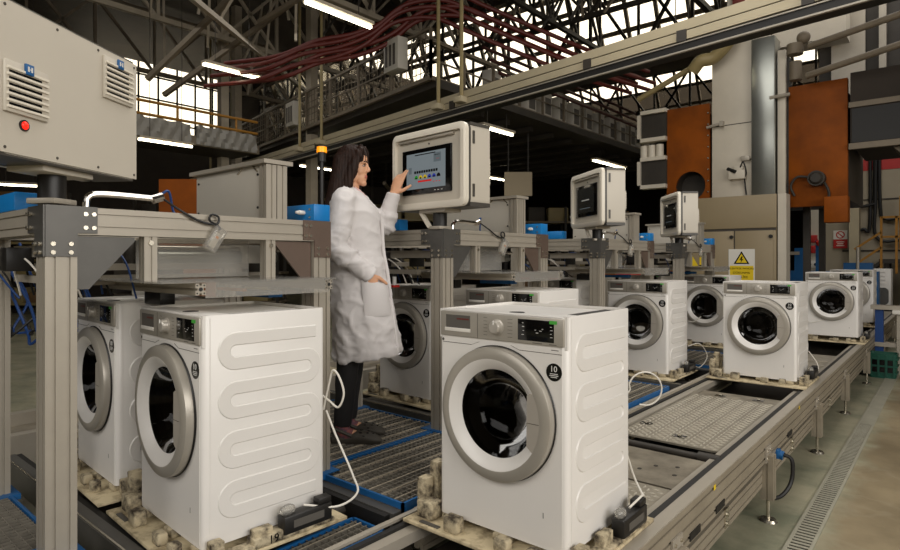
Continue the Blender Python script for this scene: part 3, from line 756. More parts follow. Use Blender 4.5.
def crate(loc):
    t = thing('crate', 'dark green plastic crate standing on the floor beyond the conveyor legs', 'crate', loc)
    b = mb('basket')
    def ring(z, w, d): return rrect(w, d, .04)
    outer = [[(x, y, z) for x, y in rrect(.30 + .10 * z, .26 + .08 * z, .04)] for z in (0, .34)]
    inner = [[(x, y, z) for x, y in rrect(.27 + .10 * z, .23 + .08 * z, .03)] for z in (.34, .02)]
    b.loft(outer + inner)
    b.build('crate_body', None, t)
    b = mb('basket')
    for z in (.06, .16, .26): b.box((-.165 - .05 * z, -.14 - .04 * z, z), (.165 + .05 * z, .14 + .04 * z, z + .02))
    for x in (-.13, -.045, .045, .13): b.box((x - .01, -.155, .03), (x + .01, -.12, .32))
    b.build('rib', None, t)
    b = mb('black')
    for z in (.085, .185):
        for x in (-.115, -.03, .06): b.box((x, -.147 - .04 * z, z), (x + .055, -.136 - .04 * z, z + .07))
    b.build('grip_opening', None, t)
crate((-.78, 10.3, 0))

# ------------------------------------------------------------------ drain in the floor
t = thing('floor_drain', 'long steel slotted drain channel in the concrete floor beside the conveyor', 'drain', (0, 0, .0))
mb('drain').box((-.752, 1.2, .0), (-.735, 16, .008)).box((-.637, 1.2, .0), (-.62, 16, .008)).build('frame', None, t)
b = mb('drain')
y = 1.2
while y < 7.2:
    b.box((-.735, y, .0), (-.637, y + .022, .006)); y += .044
b.build('slats', None, t)
mb('drain').box((-.735, 7.2, .0), (-.637, 16, .006)).build('cover_strip', None, t)
mb('black').box((-.735, 1.2, .0), (-.637, 7.2, .002)).build('channel_bottom', None, t)

# ------------------------------------------------------------------ main conveyor
RAILZ = .55
conv = thing('conveyor', 'long aluminium pallet conveyor running from the foreground to the far right', 'conveyor', (0, 0, 0))
def yprism(b, pts, x, z, y0, y1):    # profile in x,z extruded along y
    return b.prism(pts, (x, y0, z), (1, 0, 0), (0, 0, 1), (0, y1 - y0, 0))
Y0, Y1 = .5, 17.5
yprism(mb('rail'), slot_profile(.06, .175, 1, 3, .014, .008), -.94, .4625, Y0, Y1).build('side_rail', None, conv)
mb('alu').box((-.972, Y0, .55), (-.912, Y1, .556)).build('rail_cap', None, conv)
mb('tray_black').box((-1.01, Y0, .50), (-.972, Y1, .548)).build('guide_belt', None, conv)
mb('alu').box((-1.05, Y0, .49), (-1.012, Y1, .535)).build('inner_rail', None, conv)
yprism(mb('rail'), slot_profile(.06, .175, 1, 3, .014, .008), -1.80, .4625, 1.9, Y1).build('side_rail', None, conv)
mb('alu').box((-1.815, Y0, .545), (-1.79, Y1, .556)).build('rail_cap', None, conv)
mb('tray_black').box((-1.77, Y0, .50), (-1.745, Y1, .548)).build('guide_belt', None, conv)
mb('alu').box((-1.744, Y0, .49), (-1.69, Y1, .535)).build('inner_rail', None, conv)
yprism(mb('rail'), slot_profile(.05, .11, 1, 2, .012, .007), -.955, .27, Y0, Y1).build('lower_beam', None, conv)
mb('dark_steel').box((-1.74, Y0, .36), (-1.0, Y1, .38)).build('bed_pan', None, conv)
for y in (1.1, 2.55, 4.16, 5.9, 7.6, 9.6, 11.8, 14.2):
    l = mb('rail').prism(slot_profile(.075, .075, 1, 1, .012, .007), (-.905, y, .14), (1, 0, 0), (0, 1, 0), (0, 0, .42 - .14)).build('leg', None, conv)
    mb('bolt').cyl((-.905, y, .012), (-.905, y, .16), .011, 10).cyl((-.905, y, 0), (-.905, y, .014), .055, 20, .045).build('levelling_foot', None, l)
    br = mb('alu').box((-.909, y - .06, .375), (-.900, y + .06, .47)).build('joint_plate', None, conv)
    for dy in (-.035, .035):
        for dz in (.40, .445): mb('bolt').cyl((-.90, y + dy, dz), (-.894, y + dy, dz), .009, 8).build('bolt', None, br)
    mb('rail').prism(slot_profile(.075, .075, 1, 1, .012, .007), (-1.83, y, .0), (1, 0, 0), (0, 1, 0), (0, 0, .38)).build('leg', None, conv)
for y in (2.0, 3.35, 5.0, 6.7):
    pl = mb('bolt').box((-.93, y - .03, .23), (-.924, y + .03, .33)).cyl((-.924, y, .25), (-.915, y, .25), .012, 8).cyl((-.924, y, .30), (-.915, y, .30), .012, 8).build('joint_plate', None, conv)
for y in (2.72, 3.1, 4.75, 2.3): mb('tray_black').box((-.93, y, .385), (-.905, y + .14, .42)).build('sensor', None, conv)
for y in (3.07, 5.15): mb('sign_yellow').box((-.9095, y, .51), (-.9085, y + .03, .535)).build('warning_mark', None, conv)
# bed plates
def tread(x0, x1, y0, y1, z, parent):
    b = mb('tread').box((x0, y0, z - .012), (x1, y1, z)); p = b.build('tread_plate', None, parent)
    b = mb('tread_top'); s_ = .056; i = 0; y = y0 + .03
    while y < y1 - .02:
        x = x0 + .03 + (s_ / 2 if i % 2 else 0); k = 0
        while x < x1 - .02:
            a = R(45 if (i + k) % 2 else -45) + PI / 4; ca, sa = math.cos(a), math.sin(a)
            L, W_ = .020, .0065
            vs = [b.bm.verts.new((x + ca * px - sa * py, y + sa * px + ca * py, z + pz)) for px, py, pz in ((-L, 0, 0), (0, -W_, 0), (L, 0, 0), (0, W_, 0), (-L * .4, 0, .005), (L * .4, 0, .005))]
            b._mark([b.bm.faces.new([vs[j] for j in q]) for q in ((0, 1, 5, 4), (1, 2, 5), (2, 3, 5), (3, 0, 4), (3, 4, 5))])
            x += s_; k += 1
        y += s_ / 2; i += 1
    tag(b.build('tread_lozenges', None, p, smooth=0), kind='stuff')
tread(-1.68, -1.06, 2.3, 2.90, .525, conv)
mb('sheet').box((-1.68, 2.93, .505), (-1.06, 3.44, .522)).build('flat_plate', None, conv)
mb('dark_steel').cyl((-1.68, 3.50, .52), (-1.10, 3.50, .52), .022, 14).cyl((-1.12, 3.50, .52), (-1.0, 3.50, .52), .034, 14).build('roller', None, conv)
tread(-1.68, -1.06, 3.66, 5.12, .525, conv)
mb('sheet').box((-1.68, 5.14, .49), (-1.06, 5.4, .505)).build('flat_plate', None, conv)
mb('alu').box((-1.40, 2.88, .522), (-1.33, 2.95, .55)).box((-1.37, 2.90, .55), (-1.35, 2.93, .565)).build('latch', None, conv)
for x, y in ((-1.34, 3.82), (-1.62, 3.98), (-1.2, 5.2), (-1.48, 5.18)):
    l = mb('black').box((x - .04, y - .03, .524), (x + .04, y + .03, .527)).build('plate_slot', None, conv)
    mb('bolt').box((x - .012, y - .012, .527), (x + .012, y + .012, .537), .003).build('catch', None, l)
b = mb('dark_steel')
for x, y in ((-1.25, 3.2), (-1.15, 3.25), (-1.3, 3.1), (-1.12, 3.12)): b.cyl((x, y, .522), (x, y, .524), .012, 10)
b.build('plate_hole', None, conv)
for y0_, y1_ in ((6.75, 8.2), (10.0, 11.0), (12.6, 16.0)):
    mb('tread').box((-1.68, y0_, .505), (-1.06, y1_, .52)).build('flat_plate', None, conv)
    mb('dark_steel').box((-1.68, y0_ - .3, .5), (-1.06, y0_ - .22, .53)).build('roller', None, conv)
    for k in range(3): mb('alu').box((-1.68, y0_ + .2 + k * .35, .52), (-1.06, y0_ + .25 + k * .35, .532)).build('cross_bar', None, conv)
t = thing('cable_connector', 'black cable with blue plug hanging on the conveyor side', 'cable', (-.92, 4.42, .36))
mb('blue').cyl((0.0, 0, 0), (.05, 0, -.01), .03, 14).box((.0, -.03, -.03), (.03, .03, .03), .006).build('plug', None, t)
mb('cable_black').tube(smooth_pts([(.05, 0, 0), (.10, .0, -.03), (.10, -.02, -.16), (.06, -.1, -.24), (.0, -.2, -.25)]), .013, 8).build('cable', None, t)

# ------------------------------------------------------------------ walkway gratings
def grating(x0, x1, y0, y1, z, label, strips=True):
    t = thing('grating_panel', label, 'grating', (x0, y0, z), 0, 'blue-edged walkway gratings')
    W_, L = x1 - x0, y1 - y0
    mb('blue').box((0, 0, -.04), (.012, L, .002)).box((W_ - .012, 0, -.04), (W_, L, .002)).box((0, 0, -.04), (W_, .012, .002)).box((0, L - .012, -.04), (W_, L, .002)).build('edge_frame', None, t)
    b = mb('grate'); x = .04
    while x < W_ - .02:
        b.box((x - .002, .018, -.03), (x + .002, L - .018, .0)); x += .034
    b.build('bearing_bars', None, t)
    b = mb('grate'); y = .05
    while y < L - .02:
        b.box((.018, y - .0015, -.022), (W_ - .018, y + .0015, -.002)); y += .034
    b.build('cross_bars', None, t)
    b = mb('pale_steel'); x = .07 if strips else 9
    while x < W_ - .03:
        b.box((x - .002, .018, -.01), (x + .002, L - .018, .002)); x += .085
    if strips: b.build('raised_strips', None, t)
    else: b.bm.free()
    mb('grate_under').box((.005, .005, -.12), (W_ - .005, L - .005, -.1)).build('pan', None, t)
    b = mb('dark_steel')
    for px in (.05, W_ - .05):
        for py in (.05, L - .05): b.box((px - .03, py - .03, -z), (px + .03, py + .03, -.04))
    b.build('support_foot', None, t)
SY = [1.06, 3.24, 5.43, 7.78]           # machine front line of each station
GZ = .58
for k, (ya, yb) in enumerate(((1.84, 2.88), (4.02, 5.02), (6.22, 7.2))):
    nm = ['between the first and second test frames', 'between the second and third test frames', 'between the third and fourth test frames'][k]
    grating(-2.49, -1.84, ya, yb, GZ, 'blue-edged walkway grating beside the conveyor, ' + nm)
    grating(-3.62, -2.50, ya, yb, GZ, 'wide blue-edged walkway grating under the terminals, ' + nm)
grating(-3.62, -2.50, -.4, .76, GZ, 'wide walkway grating at the bottom left corner, in front of the left aluminium post', False)
grating(-2.49, -1.84, -.4, .76, GZ, 'walkway grating below the bottom picture edge at left', False)
grating(-2.05, -1.84, .98, 1.74, .50, 'small low blue-edged grating beside the black socket box of the left machine')
# cross conveyors of the stations
def station_conveyor(y, label):
    t = thing('cross_conveyor', label, 'conveyor', (-1.85, y, 0), 0, 'cross conveyors of the test stations')
    for dy in (-.13, .76):
        mb('plate').prism([(-.03, .43), (.03, .43), (.03, .55), (-.03, .55)], (0, dy, 0), (0, 1, 0), (0, 0, 1), (-2.2, 0, 0)).build('side_rail', None, t)
        s_ = .045 if dy < 0 else -.045
        mb('tray_black').box((-2.2, dy + s_ - .015, .48), (-.02, dy + s_ + .015, .545)).build('guide_belt', None, t)
        mb('bolt').box((-2.2, dy - (.026 if dy < 0 else -.02), .55), (0, dy + (-.018 if dy < 0 else .028), .554)).build('rail_cap', None, t)
    mb('dark_steel').box((-2.18, -.1, .40), (-.05, .73, .42)).build('bed_pan', None, t)
    for k in range(4): mb('dark_steel').cyl((-.3 - k * .55, -.09, .5), (-.3 - k * .55, .72, .5), .022, 10).build('roller', None, t)
    for x in (-.1, -1.1, -2.1):
        for dy in (-.13, .76): mb('rail').box((x - .03, dy - .03, 0), (x + .03, dy + .03, .43)).build('leg', None, t)
for k, y in enumerate(SY[:4]):
    station_conveyor(y, ['cross conveyor carrying the two nearest left washing machines', 'cross conveyor under the second test frame', 'cross conveyor under the third test frame', 'cross conveyor under the fourth test frame'][k])
t = thing('return_conveyor', 'pale return conveyor seen behind the left aluminium post', 'conveyor', (-4.6, 0, 0))
for x in (-.3, .3): mb('alu').box((x - .04, -.5, .42), (x + .04, 9, .60)).build('side_rail', None, t)
mb('sheet').box((-.26, -.5, .5), (.26, 9, .52)).build('bed', None, t)
for y in (0, 2, 4, 6, 8):
    for x in (-.3, .3): mb('rail').box((x - .035, y, 0), (x + .035, y + .07, .42)).build('leg', None, t)
for y in (.3, 1.3, 2.3, 3.3): mb('cream').box((-.25, y, .52), (.25, y + .5, .56)).build('carrier_plate', None, t)

# ------------------------------------------------------------------ washing machine (built once, then copied)
WW, WD, WH = .6, .525, .845
def make_washer(label):
    t = thing('washing_machine', label, 'washing machine', (0, 0, 0), 0, 'washing machines on the test line')
    f = -WD / 2
    # cabinet: rounded-corner shell open at the front and top
    b = mb('white')
    out = rrect(WW, WD, .022, 4)
    b._rings([[b.bm.verts.new((x, y, z)) for x, y in out] for z in (.0, .02, WH - .004)], caps=False)
    inn = rrect(WW - .012, WD - .012, .018, 4)
    top_o = [b.bm.verts.new((x, y, WH)) for x, y in rrect(WW - .004, WD - .004, .02, 4)]
    ring0 = [v for v in b.bm.verts if abs(v.co.z - (WH - .004)) < 1e-6]
    top_i = [b.bm.verts.new((x, y, WH)) for x, y in inn]; low_i = [b.bm.verts.new((x, y, WH - .11)) for x, y in inn]
    b._rings([ring0, top_o, top_i, low_i], caps=False)
    # cut the front wall away where the front panel sits (between the corner radii)
    kill = [fc for fc in b.bm.faces if all(v.co.y < f + .001 for v in fc.verts) and max(v.co.z for v in fc.verts) - min(v.co.z for v in fc.verts) > .3]
    bmesh.ops.delete(b.bm, geom=kill, context='FACES')
    b._mark([b.bm.faces.new([b.bm.verts.new((x, y, 0.01)) for x, y in out])])
    b.build('cabinet', None, t)
    cz = .46
    # front panel with the porthole cut in it
    plate_with_hole(-.279, .279, .015, .728, 0, cz, .185, f - .001, f + .012, 'white').build('front_panel', None, t)
    mb('alu_dark').box((.10, f - .0018, .709), (.279, f - .001, .711)).bar((.10, f - .0014, .710), (.06, f - .0014, .724), .002, .001).build('panel_seam', None, t)
    mb('alu_dark').box((-.279, f - .0018, .709), (-.13, f - .001, .711)).bar((-.13, f - .0014, .710), (-.09, f - .0014, .724), .002, .001).build('panel_seam', None, t)
    # embossed serpentine on both sides
    for sx in (1, -1):
        b = mb('white'); path = []; zt, pitch, ya, yb = .752, .092, -.135, .17
        for k in range(8):
            z = zt - k * pitch
            if k % 2 == 0:   # running towards the front, then U-turn at the front
                seg = [(yb if k else yb + .045, z), (ya, z)]; path += seg
                path += [(ya - math.sin(R(a)) * .046, z - .046 + math.cos(R(a)) * .046) for a in range(15, 180, 15)]
            else:
                path += [(ya, z), (yb if k < 7 else yb + .045, z)]
                if k < 7: path += [(yb + math.sin(R(a)) * .046, z - .046 + math.cos(R(a)) * .046) for a in range(15, 180, 15)]
        P = [Vector((0, y, z)) for y, z in path]
        rings = []
        for i, p in enumerate(P):
            d = (P[min(i + 1, len(P) - 1)] - P[max(i - 1, 0)]).normalized(); nrm = Vector((0, -d.z, d.y))
            sgn = sx
            rings.append([p + nrm * w_ + Vector((sx * (WW / 2 + h_), 0, 0)) for w_, h_ in ((-.026, -.0005), (-.0215, .0042), (.0215, .0042), (.026, -.0005))])
        vs = [[b.bm.verts.new(q) for q in r] for r in rings]; b._rings(vs, caps=True)
        b.build('side_rib', None, t, smooth=25)
        mb('white').box((sx * WW / 2 - .001, -.235, .012), (sx * (WW / 2 + .0008), -.232, .835)).build('corner_seam', None, t)
    # top: front strip, rear bar, brace, and what shows inside the open top
    b = mb('white').box((-.292, f + .004, WH - .018), (.292, f + .12, WH - .003), .003)
    b.build('top_strip', None, t)
    mb('alu').box((-.294, .215, WH - .03), (.294, .255, WH - .012)).build('top_brace', None, t)
    mb('white').box((-.292, f + .118, WH - .022), (.205, .218, WH - .010)).build('top_plate', None, t)
    mb('dark').cyl((.04, f + .07, WH - .004), (.04, f + .07, WH - .001), .03, 20).build('top_hole', None, t)
    mb('dark').box((.212, f + .125, WH - .03), (.288, .21, WH - .007)).build('top_slot_shade', None, t)  # solid strip, its dark colour stands in for shade inside the slot
    mb('rubber').box((-.26, -.1, WH - .10), (.26, .2, WH - .055), .02).build('counterweight', None, t)
    # control panel
    p = mb('panel').box((-.290, f - .007, .737), (.288, f + .03, .838), .005).build('control_panel', None, t)
    mb('white').box((-.298, f + .002, .728), (.298, f + .03, .845)).build('panel_backing', None, p)
    mb('alu_dark').box((-.095, f - .0078, .739), (-.0935, f - .0068, .836)).build('panel_seam', None, p)
    d_ = mb('legend').box((-.257, f - .0085, .762), (-.132, f - .0065, .824)).build('drawer_shade_plate', None, p)  # flat dark plate, pocket shade put into its colour
    mb('white_plastic').box((-.262, f - .012, .757), (-.128, f - .007, .772), .002).build('drawer_light_ledge', None, d_)  # pale ledge painted in for the light at the pocket bottom
    mb('cable_red').box((-.20, f - .0092, .806), (-.137, f - .0085, .812)).build('red_line', None, d_)
    k_ = mb('knob').lathe([(.030, 0), (.030, .003), (.026, .005), (.024, .022), (.020, .026), (0, .027)], 32, Matrix.Translation((.001, f - .007, .790)) @ Matrix.Rotation(PI / 2, 4, 'X')).build('programme_knob', None, p)
    mb('legend_light').box((-.001, f - .036, .80), (.003, f - .033, .816)).build('knob_mark', None, k_)
    b = mb('legend')
    for sx in (-1, 1):
        for i in range(6):
            b.box((.001 + sx * .048 - (.018 if sx < 0 else 0) + (0 if sx > 0 else 0), f - .0075, .822 - i * .0135), (.001 + sx * .048 + (.022 if sx > 0 else 0), f - .0069, .8235 - i * .0135))
    b.build('programme_legend', None, p)
    s_ = mb('black').box((.096, f - .0085, .750), (.250, f - .006, .828), .001).build('display', None, p)
    b = mb('legend_light')
    for i, (x, z) in enumerate(((.115, .813), (.115, .80), (.118, .785), (.113, .77), (.17, .79), (.19, .788), (.20, .795), (.175, .78), (.235, .805), (.235, .793), (.235, .78), (.235, .768))):
        b.box((x, f - .0088, z), (x + (.010 if i % 2 else .006), f - .0084, z + .002))
    b.build('display_symbols', None, s_)
    mb('green').box((.232, f - .0092, .817), (.262, f - .0065, .829)).build('green_sticker', None, p)
    mb('legend').box((.16, f - .0075, .742), (.20, f - .0069, .7445)).box((.23, f - .0075, .742), (.26, f - .0069, .7445)).build('panel_print', None, p)
    # door
    T = Matrix.Translation((0, f - .001, cz)) @ Matrix.Rotation(PI / 2, 4, 'X')
    mb('dark').lathe([(.256, 0), (.259, .004), (.256, .008)], 64, T).build('door_gap', None, t)
    dr = mb('ring').lathe([(.253, .0), (.255, .026), (.252, .036), (.246, .040), (.216, .045), (.211, .044)], 64, T).build('door_ring', None, t)
    mb('white').lathe([(.211, .044), (.205, .042), (.176, .020), (.168, .012)], 64, T).build('door_inner_ring', None, dr)
    mb('rubber').lathe([(.168, .012), (.172, .0), (.19, -.02), (.19, -.05), (.16, -.09), (.19, -.12)], 48, T).build('door_gasket', None, dr)
    mb('doorglass').lathe([(.169, .010), (.158, -.012), (.142, -.05), (.118, -.085), (.07, -.105), (.0, -.11)], 48, T).build('door_glass', None, dr)
    # handle plate at the right of the porthole: circular segment with a straight inner edge
    pts = []
    for a in range(-31, 32, 4): pts.append((.214 * math.cos(R(a)), .214 * math.sin(R(a))))
    pts += [(.172, .105), (.160, .097), (.158, -.088), (.172, -.100)]
    mb('handle').prism(pts, (0, f - .045, cz), (1, 0, 0), (0, 0, 1), (0, .016, 0)).build('door_handle', None, dr)
    mb('alu_dark').box((.160, f - .0462, cz - .003), (.21, f - .0448, cz - .0015)).build('handle_seam', None, dr)
    # drum
    dm = mb('steel').lathe([(.19, -.12), (.235, -.14), (.24, -.42), (.06, -.44), (.05, -.40), (.0, -.40)], 40, T).build('drum', None, t)
    for a in (20, 140, 260):
        c_, s2 = math.cos(R(a)), math.sin(R(a))
        mb('chrome').bar(T @ Vector((c_ * .215, s2 * .215, -.16)), T @ Vector((c_ * .215, s2 * .215, -.40)), .05, .05).build('drum_paddle', None, dm)
        mb('chrome').bar(T @ Vector((c_ * .05, s2 * .05, -.395)), T @ Vector((c_ * .21, s2 * .21, -.41)), .035, .012).build('drum_spider', None, dm)
    # badge
    bd = mb('black').cyl((.247, f - .001, .645), (.247, f - .003, .645), .032, 32).build('round_badge', None, t)
    add_text('lettering', '10', .030, 'legend_light', bd, (.246, f - .0034, .656))
    b = mb('legend_light')
    for z, w_ in ((.638, .016), (.632, .018), (.626, .013)): b.box((.247 - w_, f - .0036, z), (.247 + w_, f - .0028, z + .0025))
    b.build('badge_lines', None, bd)
    mb('legend').cyl((-.278, f - .001, .72), (-.278, f - .0022, .72), .006, 10).build('panel_logo', None, t)
    mb('legend').box((.20, f - .0016, .11), (.203, f - .0008, .13)).build('small_print', None, t)
    mb('legend').box((.235, f - .0016, .722), (.265, f - .0008, .7245)).build('small_print', None, t)
    for sx in (-1, 1):
        for sy in (-1, 1): mb('dark').cyl((sx * .25, sy * .22, -.001), (sx * .25, sy * .22, .012), .022, 12).build('foot', None, t)
    return t
washer = make_washer('white washing machine nearest the middle foreground, front and ribbed side in view')
MZ = .601
def cord(pts, parent, r=.0045, m='cable_white'):
    return mb(m).tube(smooth_pts(pts, 8), r, 8).build('power_cord', None, parent)

# ------------------------------------------------------------------ pallet
def make_pallet(label):
    t = thing('pallet', label, 'pallet', (0, 0, 0), 0, 'pallets under the washing machines')
    mb('pallet').box((-.42, -.36, 0), (.38, .32, .014), .003).build('plate', None, t)
    rr = random.Random(5)
    for x, y, w_, d_, h_ in ((-.24, -.24, .07, .06, .03), (.24, -.24, .07, .06, .03), (-.24, .22, .07, .06, .03), (.24, .22, .07, .06, .03), (.02, -.25, .08, .05, .03), (0, .22, .08, .05, .03),
                             (-.345, -.275, .085, .07, .07), (-.18, -.315, .07, .05, .06), (.06, -.318, .06, .04, .045), (.20, -.32, .05, .04, .05), (.335, -.05, .04, .08, .06), (.338, -.23, .045, .05, .07)):
        mb('block').box((x - w_ / 2, y - d_ / 2, .014), (x + w_ / 2, y + d_ / 2, .014 + h_), .006).build('block', None, t)
    for x, y, h_ in ((-.372, -.19, .21), (-.392, -.25, .15), (-.375, -.10, .17)):
        mb('block').box((x - .024, y - .028, .014), (x + .024, y + .028, .014 + h_), .006).build('post', None, t)
    mb('plate').box((-.34, -.345, .014), (-.24, -.325, .018)).build('pad', None, t)
    mb('block').box((.315, -.20, .014), (.375, .26, .030), .004).build('edge_strip', None, t)
    c = mb('dark').box((.33, .02, .030), (.385, .24, .10), .006).box((.335, .18, .10), (.38, .24, .125), .004).build('socket_box', None, t)
    mb('acrylic').sphere((.355, .05, .115), (.02, .035, .022), 12, 8).build('plug', None, c)
    mb('legend').box((.386, .06, .05), (.3865, .2, .08)).build('socket_face', None, c)
    return t
pallet = make_pallet('cream pallet under the washing machine nearest the middle foreground')

LX, SX1, SX2 = -1.341, -2.34, -3.27
spots = [ # x, y(front), rot, machine label, pallet label
    (LX, 1.858, 0, 'white washing machine nearest the middle foreground, black round 10 badge facing us', 'cream pallet under the foreground middle washing machine, with grubby posts at its left corner'),
    (SX1 - .02, 1.06, -.05, 'white washing machine in the left foreground, its broad ribbed side facing us', 'cream pallet marked 19 under the left foreground washing machine'),
    (SX2 + .02, 1.10, -.05, 'white washing machine at far left, half hidden by the left aluminium post', 'cream pallet under the washing machine beside the left aluminium post'),
    (SX1 + .04, 3.215, 0, 'white washing machine peeping out directly behind the foreground middle one', 'pallet hidden behind the foreground middle washing machine'),
    (SX2, 3.285, -.04, 'white washing machine right behind the lab-coated woman, door half covered by her coat', 'cream pallet with clamp blocks behind the woman\'s shoes'),
    (SX1 + .04, 5.41, 0, 'white washing machine right of the second terminal post, paper bag inside its drum', 'pallet under the washing machine right of the second terminal post'),
    (SX2, 5.5, 0, 'white washing machine mostly hidden left of the second terminal post', 'pallet of the hidden washing machine left of the second terminal post'),
    (LX, 5.804, 0, 'white washing machine second along the right conveyor, standing before the treadplate', 'cream pallet at the far end of the big treadplate'),
    (SX1 - .08, 7.80, 0, 'white washing machine under the farthest terminal, white hose over its door', 'pallet under the washing machine below the farthest terminal'),
    (SX2, 7.8, 0, 'white washing machine barely seen left of the farthest terminal post', 'pallet of the barely seen washing machine left of the farthest terminal post'),
    (LX + .07, 9.333, 0, 'white washing machine third along the right conveyor, nearest the green crate', 'cream pallet under the third washing machine along the right conveyor'),
    (LX + .02, 11.75, 0, 'white washing machine top showing over the third one on the right conveyor', 'pallet of the last front-facing washing machine on the right conveyor'),
]
washers = []
for i, (x, y, rz, lab, pl) in enumerate(spots):
    # y is the front line: centre is half the depth behind it
    cx, cy = x - math.sin(rz) * WD / 2, y + math.cos(rz) * WD / 2
    if i == 0:
        o, p = washer, pallet
        o.location = (cx, cy, MZ); o['label'] = lab; p.location = (cx, cy, .556); p['label'] = pl
    else:
        o = dup(washer, (cx, cy, MZ), rz, lab); p = dup(pallet, (cx, cy, .556), rz, pl)
    washers.append((o, p))
for i in (10, 11): washers[i][0].location.z += .03
mb('sign_white').sphere((.0, -WD / 2 + .16, .46 - .09), (.12, .07, .07), 16, 10).build('paper_bag', None, washers[5][0])
# two cabinets seen from behind at the far end
def open_back(x, y, lab):
    o = dup(washer, (x, y, .62), PI / 2 + PI, lab, None)
    return o
def make_rear(x, y, lab):
    t = thing('washing_machine_shell', lab, 'washing machine', (x, y, .60), 0, 'washing machine shells at the far end')
    mb('white').box((-.3, -.27, .0), (.3, .27, .84), .015).build('cabinet', None, t)
    b = mb('white')
    for k in range(4): b.box((-.2, -.278, .50 + k * .085), (.2, -.268, .53 + k * .085), .006)
    b.build('embossed_rib', None, t)
    mb('plate').prism(rrect(.52, .38, .09, 6, 0, .23), (0, -.272, 0), (1, 0, 0), (0, 0, 1), (0, -.004, 0)).build('rear_opening', None, t)
    mb('legend').cyl((.05, -.276, .3), (.05, -.285, .3), .05, 16).build('motor', None, t)
    mb('dark').box((-.28, -.25, -.04), (.28, .25, 0)).build('base', None, t)
    return t
make_rear(-1.40, 16.6, 'white washing machine shell seen from behind with rounded grey opening, at the conveyor end')
make_rear(-.55, 17.3, 'second white washing machine shell from behind, cut by the right picture edge')
mb('sheet').box((-.88, 16.6, .5), (1, 17.9, .556)).build('steel_table')
tag(bpy.data.objects['steel_table'], 'flat steel table under the shell at the right picture edge', 'table')
for x in (-.8, .9):
    for y in (16.7, 17.8): mb('rail').box((x - .04, y - .04, 0), (x + .04, y + .04, .5)).build('table_leg', None, bpy.data.objects['steel_table'])
for (x, y, z, lab) in ((LX, 1.858, 0, ''),):
    pass
# hand-written number on the left machine's pallet
p19 = washers[1][1]
add_text('lettering', '19', .045, 'black', p19, (.3762, -.02, .032), (PI / 2, 0, PI / 2))
mb('block').box((.315, -.10, .014), (.375, .05, .052), .004).build('number_block', None, p19)
# power cords
def wcord(i, pts, **k): return cord(pts, washers[i][0], **k)
wcord(1, [(.25, .29, .40), (.28, .30, .52), (.305, .30, .575), (.335, .31, .55), (.355, .32, .48), (.33, .31, .42), (.28, .30, .44), (.24, .29, .46)])
wcord(1, [(.27, .29, .40), (.31, .31, .30), (.39, .34, .14), (.42, .34, .07), (.39, .26, .03), (.36, .12, .07)])
wcord(0, [(.28, .28, .22), (.30, .31, .12), (.34, .30, .06), (.37, .22, .09), (.36, .12, .07)])
wcord(3, [(.28, .29, .10), (.42, .52, .06)] + [(.59 + .76 * .12 * math.cos(R(a)), .70 + .649 * .12 * math.cos(R(a)), .115 + .12 * math.sin(R(a))) for a in range(190, -140, -30)], r=.0055)
wcord(5, [(.30, .27, .2), (.38, .36, .22), (.44, .40, .1), (.4, .3, .0), (.34, .2, .05)])
wcord(8, [(-.20, -.30, .52), (-.26, -.36, .42), (-.24, -.36, .30), (-.12, -.35, .26), (-.02, -.34, .33)], r=.007)
wcord(10, [(-.28, -.29, .40), (-.34, -.3, .24), (-.24, -.32, .17), (-.10, -.32, .20)], r=.005)
wcord(7, [(.30, .27, .2), (.36, .3, .1), (.38, .25, .03), (.36, .12, .05)])

